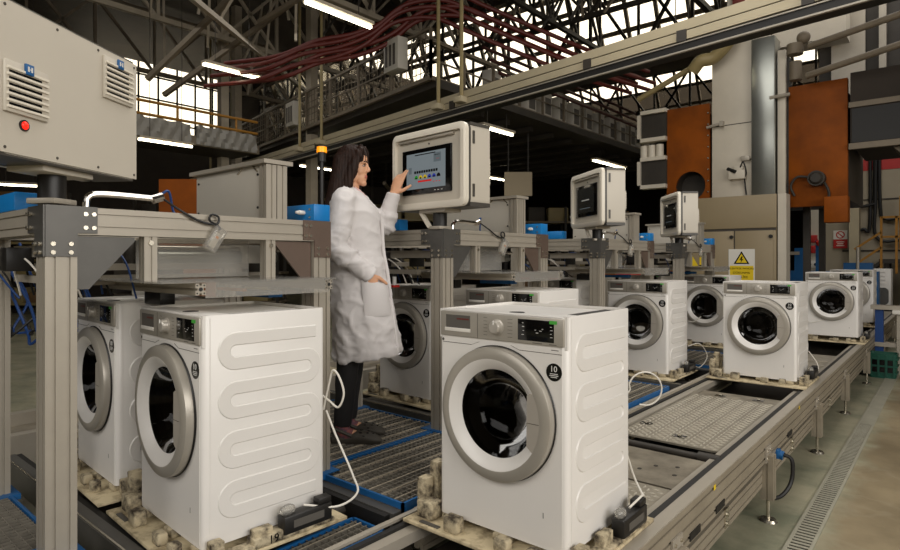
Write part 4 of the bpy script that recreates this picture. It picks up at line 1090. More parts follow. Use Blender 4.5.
# ------------------------------------------------------------------ test frame over each cross conveyor
def zprofile(b, x, y, z0, z1, s_=.1): return b.prism(slot_profile(s_, s_, 2, 2), (x, y, z0), (1, 0, 0), (0, 1, 0), (0, 0, z1 - z0))
FX0, FX1 = -2.47, -3.33       # post centre lines
def make_frame(label):
    t = thing('test_station', label, 'frame', (0, 0, 0), 0, 'aluminium test frames')
    ya, yb = .05, 1.19
    for x in (FX0, FX1):
        for y in (ya, yb):
            p = zprofile(mb('alu'), x, y, 0, 1.80).build('post', None, t)
            mb('blue').box((x - .11, y - .08, .56), (x + .09, y + .08, .585)).build('base_plate', None, p)
    for x in (FX0, FX1):
        mb('alu').prism(slot_profile(.1, .1, 1, 2), (x, ya + .05, 1.79), (1, 0, 0), (0, 0, 1), (0, yb - ya - .1, 0)).build('beam', None, t)
    for y in (ya, yb):
        mb('alu').prism(slot_profile(.1, .1, 1, 2), (FX1 + .05, y, 1.79), (0, 1, 0), (0, 0, 1), (FX0 - FX1 - .1, 0, 0)).build('beam', None, t)
    # L-shaped joint plates with bolts, on the aisle side and the front side
    def lplate(y, sgn, m, nm='joint_plate'):
        x = FX0 + .05
        pts = [(-.05 * sgn, 1.66), (.05 * sgn, 1.66), (.05 * sgn, 1.745), (.115 * sgn, 1.745), (.115 * sgn, 1.842), (-.05 * sgn, 1.842)]
        pl = mb(m).prism(pts, (x, y, 0), (0, 1, 0), (0, 0, 1), (.006, 0, 0)).build(nm, None, t)
        for dy, z in ((-.028, 1.675), (.028, 1.675), (-.028, 1.705), (.028, 1.705), (.075, 1.765), (.102, 1.765), (.075, 1.815), (.102, 1.815)):
            mb('bolt').cyl((x + .006, y + dy * sgn, z), (x + .011, y + dy * sgn, z), .008, 10).build('bolt', None, pl)
    lplate(ya, 1, 'plate'); lplate(yb, -1, 'plate_brown')
    pts = [(.05, 1.66), (-.05, 1.66), (-.05, 1.745), (-.13, 1.745), (-.13, 1.842), (.05, 1.842)]
    pl = mb('plate').prism(pts, (FX0, ya - .05, 0), (1, 0, 0), (0, 0, 1), (0, -.006, 0)).build('joint_plate', None, t)
    for dx, z in ((.028, 1.675), (-.028, 1.675), (.028, 1.705), (-.028, 1.705), (-.08, 1.765), (-.11, 1.765), (-.08, 1.815), (-.11, 1.815)):
        mb('bolt').cyl((FX0 + dx, ya - .056, z), (FX0 + dx, ya - .066, z), .008, 10).build('bolt', None, pl)
    # triangular gussets under the beam
    for y, sgn, m in ((ya + .055, 1, 'plate'), (yb - .055, -1, 'plate_brown')):
        mb(m).prism([(0, 1.735), (.20 * sgn, 1.735), (.20 * sgn, 1.72), (.04 * sgn, 1.54), (0, 1.54)], (FX0 + .02, y, 0), (0, 1, 0), (0, 0, 1), (.01, 0, 0)).build('gusset', None, t)
    # hangers and the suspended sensor shelf of clear sheet
    for y in (.36, .90):
        mb('alu').prism(slot_profile(.05, .05, 1, 1, .01, .006), (FX0 + .02, y, 1.555), (1, 0, 0), (0, 1, 0), (0, 0, .19)).build('hanger', None, t)
        mb('bolt').cyl((FX0 + .045, y, 1.715), (FX0 + .052, y, 1.715), .010, 12).build('bolt', None, t)
    for y in (.45, 1.06):
        e = mb('alu').prism(slot_profile(.04, .045, 1, 1, .01, .008), (-2.2, y, 1.535), (0, 1, 0), (0, 0, 1), (-.95, 0, 0)).build('shelf_bar', None, t)
        mb('dark').cyl((-2.2, y, 1.535), (-2.198, y, 1.535), .008, 12).cyl((-2.2, y - .014, 1.55), (-2.198, y - .014, 1.55), .003, 8).cyl((-2.2, y + .014, 1.55), (-2.198, y + .014, 1.55), .003, 8).cyl((-2.2, y - .014, 1.52), (-2.198, y - .014, 1.52), .003, 8).cyl((-2.2, y + .014, 1.52), (-2.198, y + .014, 1.52), .003, 8).build('end_hole', None, e)
    mb('alu').prism(slot_profile(.04, .045, 1, 1, .01, .008), (-3.0, .3, 1.555), (1, 0, 0), (0, 0, 1), (0, .95, 0)).build('shelf_bar', None, t)
    mb('acrylic').box((-2.95, .30, 1.560), (-2.20, 1.10, 1.566)).box((-2.205, .47, 1.50), (-2.20, 1.06, 1.56)).build('clear_shelf', None, t)
    mb('acrylic').box((-2.62, .38, 1.57), (-2.615, .90, 1.74)).build('clear_screen', None, t)
    # reflective tube running along inside, above the machine
    mb('duct').cyl((-2.7, .50, 1.66), (-2.7, 1.10, 1.66), .028, 16).build('lamp_tube', None, t)
    mb('chrome').cyl((-2.7, .48, 1.70), (-2.7, 1.15, 1.70), .012, 12).build('rod', None, t)
    # blue control boxes on top
    bx = mb('blue_box').box((-2.68, yb - .05, 1.842), (-2.42, yb + .05, 1.925), .004).build('blue_valve_box', None, t)
    mb('white_plastic').cyl((-2.50, yb - .05, 1.885), (-2.50, yb - .085, 1.885), .011, 12).cyl((-2.50, yb - .085, 1.885), (-2.50, yb - .10, 1.885), .007, 10).build('plug', None, bx)
    mb('bolt').cyl((-2.45, yb - .05, 1.90), (-2.45, yb - .056, 1.90), .006, 8).cyl((-2.45, yb - .05, 1.86), (-2.45, yb - .056, 1.86), .006, 8).build('bolt', None, bx)
    mb('blue_box').box((-3.36, ya - .05, 1.842), (-2.80, ya + .03, 1.915), .004).build('blue_valve_box', None, t)
    # hose arm and hanging clear connector with looped lead
    a = mb('chrome').tube(smooth_pts([(-2.46, ya + .09, 1.84), (-2.46, ya + .10, 1.885), (-2.46, ya + .16, 1.898), (-2.46, ya + .34, 1.895)], 5), .012, 10).cyl((-2.46, ya + .33, 1.89), (-2.46, ya + .37, 1.905), .018, 10).build('hose_arm', None, t)
    mb('cable_blue').tube(smooth_pts([(-2.46, ya + .36, 1.91), (-2.47, ya + .40, 1.93), (-2.5, ya + .43, 1.86), (-2.5, ya + .44, 1.84)], 5), .005, 6).build('air_hose', None, a)
    mb('cable_black').tube(smooth_pts([(-2.45, ya + .37, 1.895), (-2.41, ya + .42, 1.85), (-2.405, ya + .50, 1.81), (-2.40, ya + .57, 1.80), (-2.40, ya + .58, 1.83), (-2.40, ya + .55, 1.84), (-2.40, ya + .54, 1.815), (-2.40, ya + .58, 1.79), (-2.40, ya + .585, 1.775)], 6), .005, 6).build('looped_lead', None, a)
    Rm = Matrix.Translation((-2.395, ya + .56, 1.735)) @ Matrix.Rotation(R(-32), 4, 'X')
    c = mb('acrylic').box((-.016, -.028, -.055), (.016, .028, .055), .004, mtx=Rm).build('clear_connector', None, a)
    mb('cabinet').box((-.009, -.014, -.04), (.009, .014, .03), .002, mtx=Rm).build('connector_core', None, c)
    mb('orange_bar').box((.009, -.006, .005), (.012, .006, .015), mtx=Rm).build('connector_light', None, c)
    return t
frame = make_frame('nearest aluminium test frame, at left, with grey joint plate under the grey control housing')
FY = [.66, 2.77, 4.90, 6.97]
for k in range(1, 4):
    dup(frame, (0, FY[k], 0), 0, ['', 'second aluminium test frame, with the post under the lit terminal', 'third aluminium test frame, behind the second terminal', 'farthest aluminium test frame, under the third terminal'][k])
frame.location = (0, FY[0], 0)

# test heads: what hangs inside the frames above the machines
def make_head(label):
    t = thing('testing_rig', label, 'test equipment', (0, 0, 0), 0, 'test heads inside the frames')
    mb('alu').box((-3.27, .12, 1.60), (-2.95, 1.1, 1.63)).build('mount_plate', None, t)
    mb('alu').box((-3.27, .11, 1.66), (-2.60, .16, 1.71)).box((-3.27, .11, 1.55), (-2.75, .15, 1.58)).build('cross_bar', None, t)
    mb('dark').box((-3.1, .02, 1.60), (-3.0, .12, 1.70), .005).build('sensor_block', None, t)
    mb('dark').box((-2.85, .14, 1.60), (-2.78, .22, 1.70), .005).build('sensor_block', None, t)
    mb('dark').box((-2.95, .55, 1.44), (-2.78, .62, 1.50), .004).build('gripper', None, t)
    r_ = random.Random(11)
    mb('red').box((-3.42, .04, 1.46), (-2.9, .10, 1.475)).build('manifold', None, t)
    for i in range(9):
        x = -3.4 + i * .06
        mb(['legend_light', 'white_plastic', 'alu', 'legend_light'][i % 4]).cyl((x, .07, 1.475), (x, .07, 1.50 + r_.random() * .05), .014, 10).build('fitting', None, t)
    for i in range(10):
        x = -3.5 + r_.random() * .5; z = 1.52 + r_.random() * .14; y = .05 + r_.random() * .4
        mb(['cable_black', 'cable_blue', 'cable_black', 'cable_white'][i % 4]).tube(smooth_pts([(x, y, 1.49), (x + .05, y - .04, z + .03), (x + .16, y - .03, z + .05), (x + .26, y, z - .02), (x + .3, y + .03, 1.48)], 5), .0045, 6).build('hose', None, t)
    for i in range(4): mb('steel').cyl((-3.3 + i * .16, .5, 1.63), (-3.3 + i * .16, .5, 1.74), .03, 12).build('cylinder', None, t)
    for i in range(3): mb('cabinet').box((-3.2 + i * .2, .9, 1.63), (-3.07 + i * .2, 1.02, 1.72), .005).build('valve_block', None, t)
    mb('orange_bar').box((-2.95, .92, 1.49), (-2.70, .94, 1.505)).build('amber_strip', None, t)
    mb('blue').box((-2.9, 1.0, 1.46), (-2.6, 1.08, 1.49)).build('blue_strip', None, t)
    return t
head = make_head('test head with hoses inside the nearest test frame')
for k in range(1, 4): dup(head, (0, FY[k], 0), 0, 'test head with hoses and red manifold inside the ' + ['', 'second test frame', 'third test frame', 'farthest test frame'][k])
head.location = (0, FY[0], 0)
for o in kids(head):
    if o.name.split('.')[0] in ('manifold', 'fitting'): bpy.data.objects.remove(o)

# control cabinets standing on the frames
def make_ctrl(label):
    t = thing('control_cabinet', label, 'cabinet', (0, 0, 1.842), 0, 'pale cabinets on the test frames')
    mb('cabinet').box((-3.20, .93, .0), (-2.56, 1.03, .265), .004).build('body', None, t)
    b = mb('alu')
    for dy in (.925, .985): b.prism(slot_profile(.06, .055, 1, 1, .01, .006), (-2.52, dy + .02, 0), (1, 0, 0), (0, 1, 0), (0, 0, .262))
    b.build('profile_column', None, t)
    mb('alu').box((-3.22, .90, .265), (-2.48, 1.06, .285)).build('top_rail', None, t)
    mb('bolt').bar((-2.76, .925, .235), (-2.72, .925, .262), .008, .004).bar((-2.62, .925, .265), (-2.58, .925, .235), .008, .004).build('bracket', None, t)
    b = mb('dark')
    for z in (.06, .22): b.cyl((-2.58, .93, z), (-2.58, .925, z), .006, 8).cyl((-3.17, .93, z), (-3.17, .925, z), .006, 8)
    b.build('screw', None, t)
    return t
ctrl = make_ctrl('pale grey cabinet on the nearest test frame, left of the woman')
ctrl.location = (0, FY[0], 1.842)
for k in range(1, 4): dup(ctrl, (0, FY[k], 1.842), 0, ['', 'pale grey cabinet partly behind the lit terminal', 'pale grey cabinet behind the second terminal', 'pale grey cabinet beside the farthest terminal'][k])

# ------------------------------------------------------------------ operator terminals on the near posts
TW, THH, TD = .66, .48, .2
def make_terminal(label, lit):
    t = thing('operator_terminal', label, 'terminal', (0, 0, 0), 0, 'operator terminals')
    zb = .125
    mb('dark').cyl((0, 0, .012), (0, 0, .11), .045, 24).build('swivel_post', None, t)
    mb('alu').box((-.055, -.055, -.004), (.055, .055, .016), .004).build('swivel_base', None, t)
    mb('terminal').box((-.12, -.07, .10), (.12, .07, zb + .002), .004).build('mount_plate', None, t)
    mb('terminal_rim').bar((-.035, -.055, .012), (-.115, -.055, .105), .022, .022).build('support_strut', None, t)
    # housing: rounded-corner box
    b = mb('terminal'); pts = rrect(TW, THH, .035, 5, 0, zb + THH / 2)
    b.prism(pts, (0, -TD / 2 + .03, 0), (1, 0, 0), (0, 0, 1), (0, TD - .03, 0)).build('housing', None, t)
    # back cover plate with vents
    mb('terminal').box((-TW / 2 + .004, TD / 2, zb + .004), (TW / 2 - .004, TD / 2 + .004, zb + THH - .004)).build('back_cover', None, t)
    # front: rim, dark joint, door and screen
    mb('terminal_dark').prism(rrect(TW + .004, THH + .004, .04, 5, 0, zb + THH / 2), (0, -TD / 2 + .012, 0), (1, 0, 0), (0, 0, 1), (0, .022, 0)).build('edge_seal', None, t)
    b = mb('terminal_rim')
    o1 = rrect(TW + .01, THH + .012, .045, 6, 0, zb + THH / 2); i1 = rrect(TW - .06, THH - .07, .02, 6, 0, zb + THH / 2)
    y0, y1 = -TD / 2 + .014, -TD / 2 - .02
    mid = rrect(TW - .01, THH - .01, .04, 6, 0, zb + THH / 2)
    rings = [[(x, y0, z) for x, z in o1], [(x, y1 + .008, z) for x, z in o1], [(x, y1, z) for x, z in mid], [(x, y1, z) for x, z in i1], [(x, y0 - .004, z) for x, z in i1]]
    b.loft(rings, caps=False).build('front_rim', None, t)
    d_ = mb('terminal').prism(i1, (0, y0 - .01, 0), (1, 0, 0), (0, 0, 1), (0, .02, 0)).build('front_door', None, t)
    mb('alu').box((-.27, y1 + .002, zb + THH - .058), (.23, y0 - .006, zb + THH - .044), .002).build('grip_rail', None, d_)
    cx, cz = -.015, zb + .232
    s_ = mb('black').box((cx - .225, y0 - .022, cz - .142), (cx + .225, y0 - .008, cz + .142), .004).build('screen_frame', None, t)
    mb('alu_dark').cyl((cx + .02, y0 - .014, cz + .165), (cx + .02, y0 - .010, cz + .165), .006, 10).build('lock', None, d_)
    ys = y0 - .0225
    if lit:
        mb('screen_lit').box((cx - .180, ys - .0008, cz - .108), (cx + .178, ys, cz + .115)).build('display', None, s_)
        def R_(m, x0, z0, x1, z1, nm): return mb(m).box((cx + x0, ys - .0016, cz + z0), (cx + x1, ys - .0008, cz + z1)).build(nm, None, s_)
        R_('scr_dark', -.10, .100, .09, .106, 'title_line'); R_('scr_mid', .075, .045, .140, .10, 'info_field'); R_('scr_dark', .08, .085, .13, .089, 'text_line'); R_('scr_red', .10, .062, .125, .066, 'text_line')
        b = mb('scr_dark')
        for k in range(10):
            x = -.105 + k * .022; b.box((cx + x, ys - .0016, cz - .012), (cx + x + .017, ys - .0008, cz + .004))
        b.build('icon_row', None, s_)
        for k, m in enumerate(('scr_green', 'scr_yellow', 'scr_yellow', 'scr_blue', 'scr_blue', 'scr_dark')):
            x = -.098 + k * .041
            b = mb(m).prism([(math.cos(R(a)) * .017, math.sin(R(a)) * .022) for a in range(0, 181, 30)], (cx + x + .012, ys - .0008, cz - .046), (1, 0, 0), (0, 0, 1), (0, -.0008, 0))
            b.mat(M['scr_dark']).box((cx + x + .004, ys - .002, cz - .046), (cx + x + .020, ys - .0008, cz - .037))
            b.build('status_icon', None, s_)
        R_('scr_red', -.07, -.068, .055, -.057, 'red_bar'); R_('scr_mid', -.155, -.01, -.13, .03, 'side_field')
        for k in range(3): R_('scr_red', .07 + k * .025, -.075, .083 + k * .025, -.071, 'text_line')
        b = mb('legend_light')
        for k in range(3): b.box((cx + .08 + k * .03, ys - .001, cz - .128), (cx + .092 + k * .03, ys, cz - .124))
        b.build('frame_marks', None, s_)
    else:
        mb('screen_dim').box((cx - .180, ys - .0008, cz - .108), (cx + .178, ys, cz + .115)).build('display', None, s_)
        mb('legend_light').box((cx - .08, ys - .0014, cz + .0), (cx + .08, ys - .0008, cz + .010)).build('text_line', None, s_)
        mb('scr_mid').box((cx - .12, ys - .0012, cz - .07), (cx + .10, ys - .0008, cz - .065)).build('text_line', None, s_)
    # hinge strips on the side
    for z in (zb + .05, zb + THH - .12): mb('terminal_dark').box((TW / 2, -.05, z), (TW / 2 + .006, -.035, z + .075)).build('hinge', None, t)
    for z0, z1 in ((zb - .006, zb + .018), (zb + THH - .012, zb + THH + .004)): mb('terminal_dark').box((-TW / 2 + .02, -TD / 2 + .03, z0), (TW / 2 + .002, TD / 2, z1)).build('dark_strip', None, t)
    # filter vents on the back cover
    yb = TD / 2 + .004
    for vx, vz in ((.235, -.125), (-.205, .035)):
        v = mb('terminal').box((vx - .085, yb, zb + .255 + vz), (vx + .085, yb + .012, zb + .415 + vz), .003).build('filter_vent', None, t)
        b = mb('black')
        for k in range(6): b.box((vx - .055, yb + .0122, zb + .275 + vz + k * .020), (vx + .072, yb + .0128, zb + .284 + vz + k * .020))
        b.build('vent_slot', None, v)
        b = mb('terminal_rim')
        for k in range(7): b.box((vx - .08, yb + .012, zb + .267 + vz + k * .020), (vx + .08, yb + .018, zb + .2745 + vz + k * .020))
        b.build('vent_slat', None, v)
        g_ = mb('blue').box((vx - .016, yb + .012, zb + .386 + vz), (vx + .016, yb + .020, zb + .420 + vz), .001).build('blue_badge', None, v)
        mb('legend_light').box((vx - .010, yb + .020, zb + .396 + vz), (vx - .003, yb + .0206, zb + .412 + vz)).box((vx + .003, yb + .020, zb + .396 + vz), (vx + .010, yb + .0206, zb + .412 + vz)).box((vx - .010, yb + .020, zb + .402 + vz), (vx + .010, yb + .0206, zb + .405 + vz)).build('badge_mark', None, g_)
    l = mb('dark').cyl((.24, yb, zb + .10), (.24, yb + .006, zb + .10), .018, 20).build('lamp_socket', None, t)
    mb('red_lamp').sphere((.24, yb + .006, zb + .10), (.013, .006, .013), 16, 8).build('red_lamp', None, l)
    for x in (-.31, -.1, .1, .31):
        for z in (zb + .02, zb + THH - .02): mb('alu_dark').cyl((x, yb, z), (x, yb + .002, z), .005, 8).build('screw', None, t)
    return t
TZ = 1.842
t1 = make_terminal('lit operator terminal with touch screen that the woman points at', True)
t1.location = (-2.47, 2.80, TZ); t1.rotation_euler = (0, 0, -.094)
t2 = make_terminal('second operator terminal with dark screen, right of the lit one', False)
t2.location = (-2.47, 4.95, TZ - .02); t2.rotation_euler = (0, 0, -.673)
dup(t2, (-2.475, 7.04, TZ - .04), -.919, 'third and farthest operator terminal, in front of the rust orange panel')
dup(t2, (-2.487, .70, TZ + .01), R(-56), 'big grey control housing at top left, with two vents and a red lamp')
st = thing('stack_light', 'small amber beacon on a black pole left of the woman\'s head', 'lamp', (-5.2, 3.97, 0))
mb('dark').cyl((0, 0, 0), (0, 0, 2.74), .025, 12).cyl((0, 0, 2.70), (0, 0, 2.80), .045, 16).cyl((0, 0, 0), (0, 0, .02), .15, 16).build('pole', None, st)
mb('amber_lamp').cyl((0, 0, 2.80), (0, 0, 2.86), .055, 20, .052).build('amber_lens', None, st)
mb('dark').cyl((0, 0, 2.86), (0, 0, 2.868), .052, 20).build('cap', None, st)
# cable bundle left of the near frame
t = thing('cable_bundle', 'blue and black hoses hanging at the left edge behind the corner post', 'cable', (-3.95, 1.0, 0))
r_ = random.Random(21)
for i in range(14):
    x = -.1 + r_.random() * .4; y = -.28 + r_.random() * .5
    mb('cable_blue' if i % 3 else 'cable_black').tube(smooth_pts([(x, y, 1.74), (x + .04, y + .03, 1.6), (x + .1 * r_.random(), y + .1, 1.42), (x + .15, y + .14 * r_.random(), 1.26), (x + .3, y + .1, 1.2 + .1 * r_.random()), (x + .34, y + .2, 1.35)], 6), .007, 6).build('hose', None, t)
t = thing('pneumatic_rack', 'dark valve rack with amber fittings at the left edge', 'equipment', (-4.3, 1.5, 0))
mb('dark_steel').box((-.5, 0, 0), (.5, .3, 1.05)).box((-.5, .25, 1.05), (.5, .3, 1.7)).build('body', None, t)
for i in range(7): mb(['orange_bar', 'cabinet', 'dark', 'yellow_paint'][i % 4]).box((-.4 + i * .11, .12, 1.05 + .18 * (i % 3)), (-.33 + i * .11, .25, 1.13 + .18 * (i % 3)), .01).build('valve', None, t)
mb('carton').box((-.2, -.02, .5), (.3, 0, .9)).build('front_panel', None, t)

# ------------------------------------------------------------------ the woman
PX, PY, PZ, PYAW = -2.715, 2.345, GZ + .003, TH - .02
SC = .976
person = thing('person', 'woman in a white lab coat with long dark hair, pointing at the lit terminal', 'person', (PX, PY, PZ), PYAW)
person.scale = (SC, SC, SC)
def to_local(w):
    d = Vector(w) - Vector((PX, PY, PZ)); ca, sa = math.cos(-PYAW), math.sin(-PYAW)
    return Vector((d.x * ca - d.y * sa, d.x * sa + d.y * ca, d.z)) / SC
def remeshed(b, voxel, smooth_it=2, name='m'):
    me = b.mesh(name, smooth=0)
    o = bpy.data.objects.new('tmp', me); COL.objects.link(o)
    md = o.modifiers.new('r', 'REMESH'); md.mode = 'VOXEL'; md.voxel_size = voxel
    sm = o.modifiers.new('s', 'SMOOTH'); sm.factor = .5; sm.iterations = smooth_it
    dg = bpy.context.evaluated_depsgraph_get()
    out = bpy.data.meshes.new_from_object(o.evaluated_get(dg))
    bpy.data.objects.remove(o); bpy.data.meshes.remove(me)
    out.shade_smooth(); out.materials.clear()
    return out
def head_turn(me, lo=1.47, hi=1.57, yaw=R(-9), tilt=R(0), size=.94):
    for v in me.vertices:
        if math.hypot(v.co.x + .045, v.co.y) > .165: continue
        k = min(1, max(0, (v.co.z - lo) / (hi - lo))); k = k * k * (3 - 2 * k)
        if k:
            piv = Vector((-.045, 0, 1.52))
            v.co = Matrix.Rotation(yaw * k, 3, 'Z') @ Matrix.Rotation(tilt * k, 3, 'Y') @ ((v.co - piv) * (1 + (size - 1) * k)) + piv
tip = to_local((-2.672, 2.672, 2.215))
wristL = tip + Vector((-.058, -.012, -.146))
wristR = Vector((.098, -.200, 1.000))
elbL, shL = Vector((.125, .235, 1.30)), Vector((-.02, .165, 1.435))
elbR, shR = Vector((-.085, -.245, 1.165)), Vector((-.055, -.185, 1.435))
def hand(b, w, u, n, curls, thumb_open=1.0):
    """left or right hand grown from wrist w: u finger direction, n back-of-hand normal, t thumb side"""
    u = u.normalized(); n = (n - u * n.dot(u)).normalized()
    t = thumb_open * u.cross(n); t.normalize()
    def P(a, c, d): return w + u * a + t * c + n * d
    # palm
    rings = []
    for a, hw, hh in ((-.02, .026, .020), (.01, .028, .019), (.04, .036, .017), (.07, .040, .015), (.092, .039, .012), (.10, .034, .009)):
        rings.append([P(a, math.cos(2 * PI * k / 14) * hw, math.sin(2 * PI * k / 14) * hh) for k in range(14)])
    b.loft(rings)
    for off, L, r0, cl in ((.028, .078, .0088, curls[0]), (.0095, .084, .009, curls[1]), (-.009, .078, .0086, curls[2]), (-.027, .062, .0076, curls[3])):
        p = P(.078, off, 0); ang = 0; pts = [P(.05, off * .8, 0), p + u * .015]; p = pts[-1]
        rad = [r0 * 1.05, r0 * 1.05]
        for j, (f_, c_) in enumerate(zip((.45, .30, .25), cl)):
            ang += R(c_); d = u * math.cos(ang) - n * math.sin(ang) + t * (off * .9)
            p = p + d.normalized() * L * f_; pts.append(p); rad.append(r0 * (1 - .11 * (j + 1)))
        pts.append(p + d.normalized() * r0 * .5); rad.append(r0 * .4)
        b.tube(pts, rad, 10)
    d1 = (u * .55 + t * .8 - n * .15).normalized(); d2 = (u * .8 + t * .55 - n * .2).normalized()
    p0 = P(.012, .018, -.004); p1 = p0 + d1 * .042; p2 = p1 + d2 * .034; p3 = p2 + d2 * .026
    b.tube([p0, p1, p2, p3, p3 + d2 * .006], [.016, .0125, .0105, .0088, .004], 10)
b = mb('skin')
# skull, face, features
HX, HZ = -.03, .0
def E(c, r, rot=None): b.sphere((c[0] + HX, c[1], c[2] + HZ), r, 20, 14, rot)
E((-.005, 0, 1.705), (.094, .074, .090))
E((.030, 0, 1.650), (.060, .058, .085))
E((.044, 0, 1.598), (.042, .046, .050))
E((.064, 0, 1.560), (.022, .026, .020))
for s_ in (-1, 1):
    E((.046, s_ * .034, 1.632), (.030, .024, .026)); E((.010, s_ * .050, 1.600), (.036, .014, .04)); E((-.012, s_ * .072, 1.650), (.016, .010, .030))
    E((.074, s_ * .028, 1.688), (.016, .022, .008))
E((.066, 0, 1.715), (.026, .045, .04))
b.tube([(.086 + HX, 0, 1.684), (.096 + HX, 0, 1.662), (.104 + HX, 0, 1.644), (.102 + HX, 0, 1.635)], [.008, .009, .0105, .008], 10)
for s_ in (-1, 1): E((.093, s_ * .010, 1.636), (.010, .007, .007))
E((.081, 0, 1.606), (.011, .024, .0055)); E((.079, 0, 1.596), (.011, .021, .006)); E((.076, 0, 1.615), (.012, .014, .010))
# neck, shoulders, trunk, arms, legs
b.tube([(-.035, 0, 1.63), (-.042, 0, 1.55), (-.055, 0, 1.48), (-.06, 0, 1.42)], [(.052, .050), (.050, .048), (.056, .054), (.09, .08)], 16)
b.loft([[(cx + rx * math.cos(2 * PI * k / 20), ry * math.sin(2 * PI * k / 20), z) for k in range(20)] for z, cx, rx, ry in ((.86, -.03, .10, .15), (.98, -.03, .105, .16), (1.15, -.02, .085, .13), (1.30, -.02, .10, .15), (1.42, -.04, .085, .165), (1.47, -.05, .06, .10))])
for sh, el, wr in ((shL, elbL, wristL), (shR, elbR, wristR)):
    b.tube([sh + Vector((0, -sh.y * .3, 0)), sh, sh.lerp(el, .5), el, el.lerp(wr, .4), wr], [.05, .05, .043, .038, .036, .026], 12)
for s_ in (-1, 1): b.tube([(-.04, s_ * .085, .92), (-.045, s_ * .085, .7), (-.05, s_ * .085, .48), (-.07, s_ * .085, .28), (-.085, s_ * .085, .09), (-.05, s_ * .085, .05), (.06, s_ * .085, .03)], [.085, .075, .055, .05, .034, .034, .025], 12)
fu = (tip - wristL); hand(b, wristL, fu + Vector((0, 0, .0)), Vector((-.35, -.9, .1)), ((4, 6, 4), (10, 12, 10), (22, 28, 20), (28, 34, 24)), 1)
hand(b, wristR, Vector((.26, .20, -.94)), Vector((.3, -.9, .0)), ((10, 15, 10), (12, 15, 10), (14, 15, 10), (16, 15, 10)), -1)
me = remeshed(b, .0042, 4, 'body')
me.materials.append(M['skin']); me.materials.append(M['lips'])
for p in me.polygons:
    c = p.center
    if 1.0 * (.060 + HX) < c.x < .12 and abs(c.y) < .021 and 1.588 < c.z < 1.612: p.material_index = 1
head_turn(me)
body = link('body', me, person)
for s_ in (-1, 1):
    e = mb('eye_white').sphere((.0795 + HX, s_ * .031, 1.668), (.0088, .012, .0068), 14, 10, Matrix.Rotation(s_ * R(18), 4, 'Z')).build('eye', None, person)
    mb('iris').sphere((.0858 + HX, s_ * .0322, 1.668), (.0042, .0058, .0060), 12, 8).build('iris', None, e)
    mb('hair').tube([(.0905 + HX, s_ * .018, 1.678), (.092 + HX, s_ * .03, 1.6805), (.085 + HX, s_ * .044, 1.675)], [.0022, .003, .0015], 6).build('eyelash', None, e)
    mb('hair').tube(smooth_pts([(.0925 + HX, s_ * .014, 1.692), (.094 + HX, s_ * .03, 1.697), (.084 + HX, s_ * .047, 1.692)], 4), .0032, 6).build('eyebrow', None, person)
# hair: crown, side falls and long back
b = mb('hair')
b.sphere((-.045, 0, 1.722), (.106, .090, .092), 24, 16)
b.sphere((-.075, 0, 1.66), (.085, .088, .13), 24, 16)
for s_ in (-1, 1):
    b.tube(smooth_pts([(.028, s_ * .018, 1.795), (.030, s_ * .058, 1.755), (.008, s_ * .080, 1.69), (-.018, s_ * .086, 1.61), (-.052, s_ * .088, 1.52), (-.075, s_ * .085, 1.44)], 5), [(.018 + .02 * min(1, i / 12), .02) for i in range(26)], 10)
def ringh(z, cx, rx, ry): return [(cx + rx * math.cos(2 * PI * k / 24), ry * math.sin(2 * PI * k / 24), z) for k in range(24)]
b.loft([ringh(1.74, -.075, .085, .088), ringh(1.64, -.088, .085, .098), ringh(1.54, -.105, .085, .108), ringh(1.45, -.128, .078, .112), ringh(1.37, -.150, .06, .105), ringh(1.29, -.172, .035, .085), ringh(1.25, -.182, .012, .05)])
me = remeshed(b, .008, 3, 'hair')
for v in me.vertices:      # combed strands
    a = math.atan2(v.co.y, v.co.x + .08)
    v.co += v.normal * (.0035 * math.sin(a * 34 + 3 * noise.noise(v.co * 6)) + .003 * noise.noise(Vector((v.co.x * 30, v.co.y * 30, v.co.z * 5))))
head_turn(me, 1.38, 1.58)
me.materials.append(M['hair']); link('hair', me, person)
for o in kids(person):
    if o.name.split('.')[0] in ('eye', 'eyebrow'):
        head_turn(o.data)
        for q in kids(o): head_turn(q.data)
# lab coat
b = mb('coat')
def ringc(z, cx, rx, ry, e=2.3, tilt=0):
    out = []
    for k in range(36):
        a = 2 * PI * k / 36; ca, sa = math.cos(a), math.sin(a)
        x = cx + rx * math.copysign(abs(ca) ** (2 / e), ca); y = ry * math.copysign(abs(sa) ** (2 / e), sa)
        out.append((x, y, z + tilt * (x - cx)))
    return out
b.loft([ringc(.50, .055, .205, .205, 2.2, .10), ringc(.66, .040, .195, .20, 2.2, .06), ringc(.85, .022, .185, .198, 2.2), ringc(1.00, .008, .172, .196), ringc(1.15, -.006, .158, .178), ringc(1.28, -.014, .158, .182), ringc(1.38, -.028, .150, .198), ringc(1.45, -.045, .122, .190), ringc(1.495, -.055, .085, .125), ringc(1.52, -.055, .066, .075)])
def sleeve(sh, el, wr, r0, r1, r2):
    d = (wr - el).normalized()
    b.tube(smooth_pts([sh + Vector((.0, -sh.y * .35, .01)), sh, sh.lerp(el, .55), el, el.lerp(wr, .5), wr + d * .012], 4), [r0 + (r1 - r0) * min(1, i / 12) if i < 12 else r1 + (r2 - r1) * (i - 12) / 8 for i in range(21)], 16)
sleeve(shL, elbL, wristL - (wristL - elbL).normalized() * .012, .074, .064, .048)
sleeve(shR, elbR, wristR, .078, .064, .048)
me = remeshed(b, .010, 3, 'lab_coat')
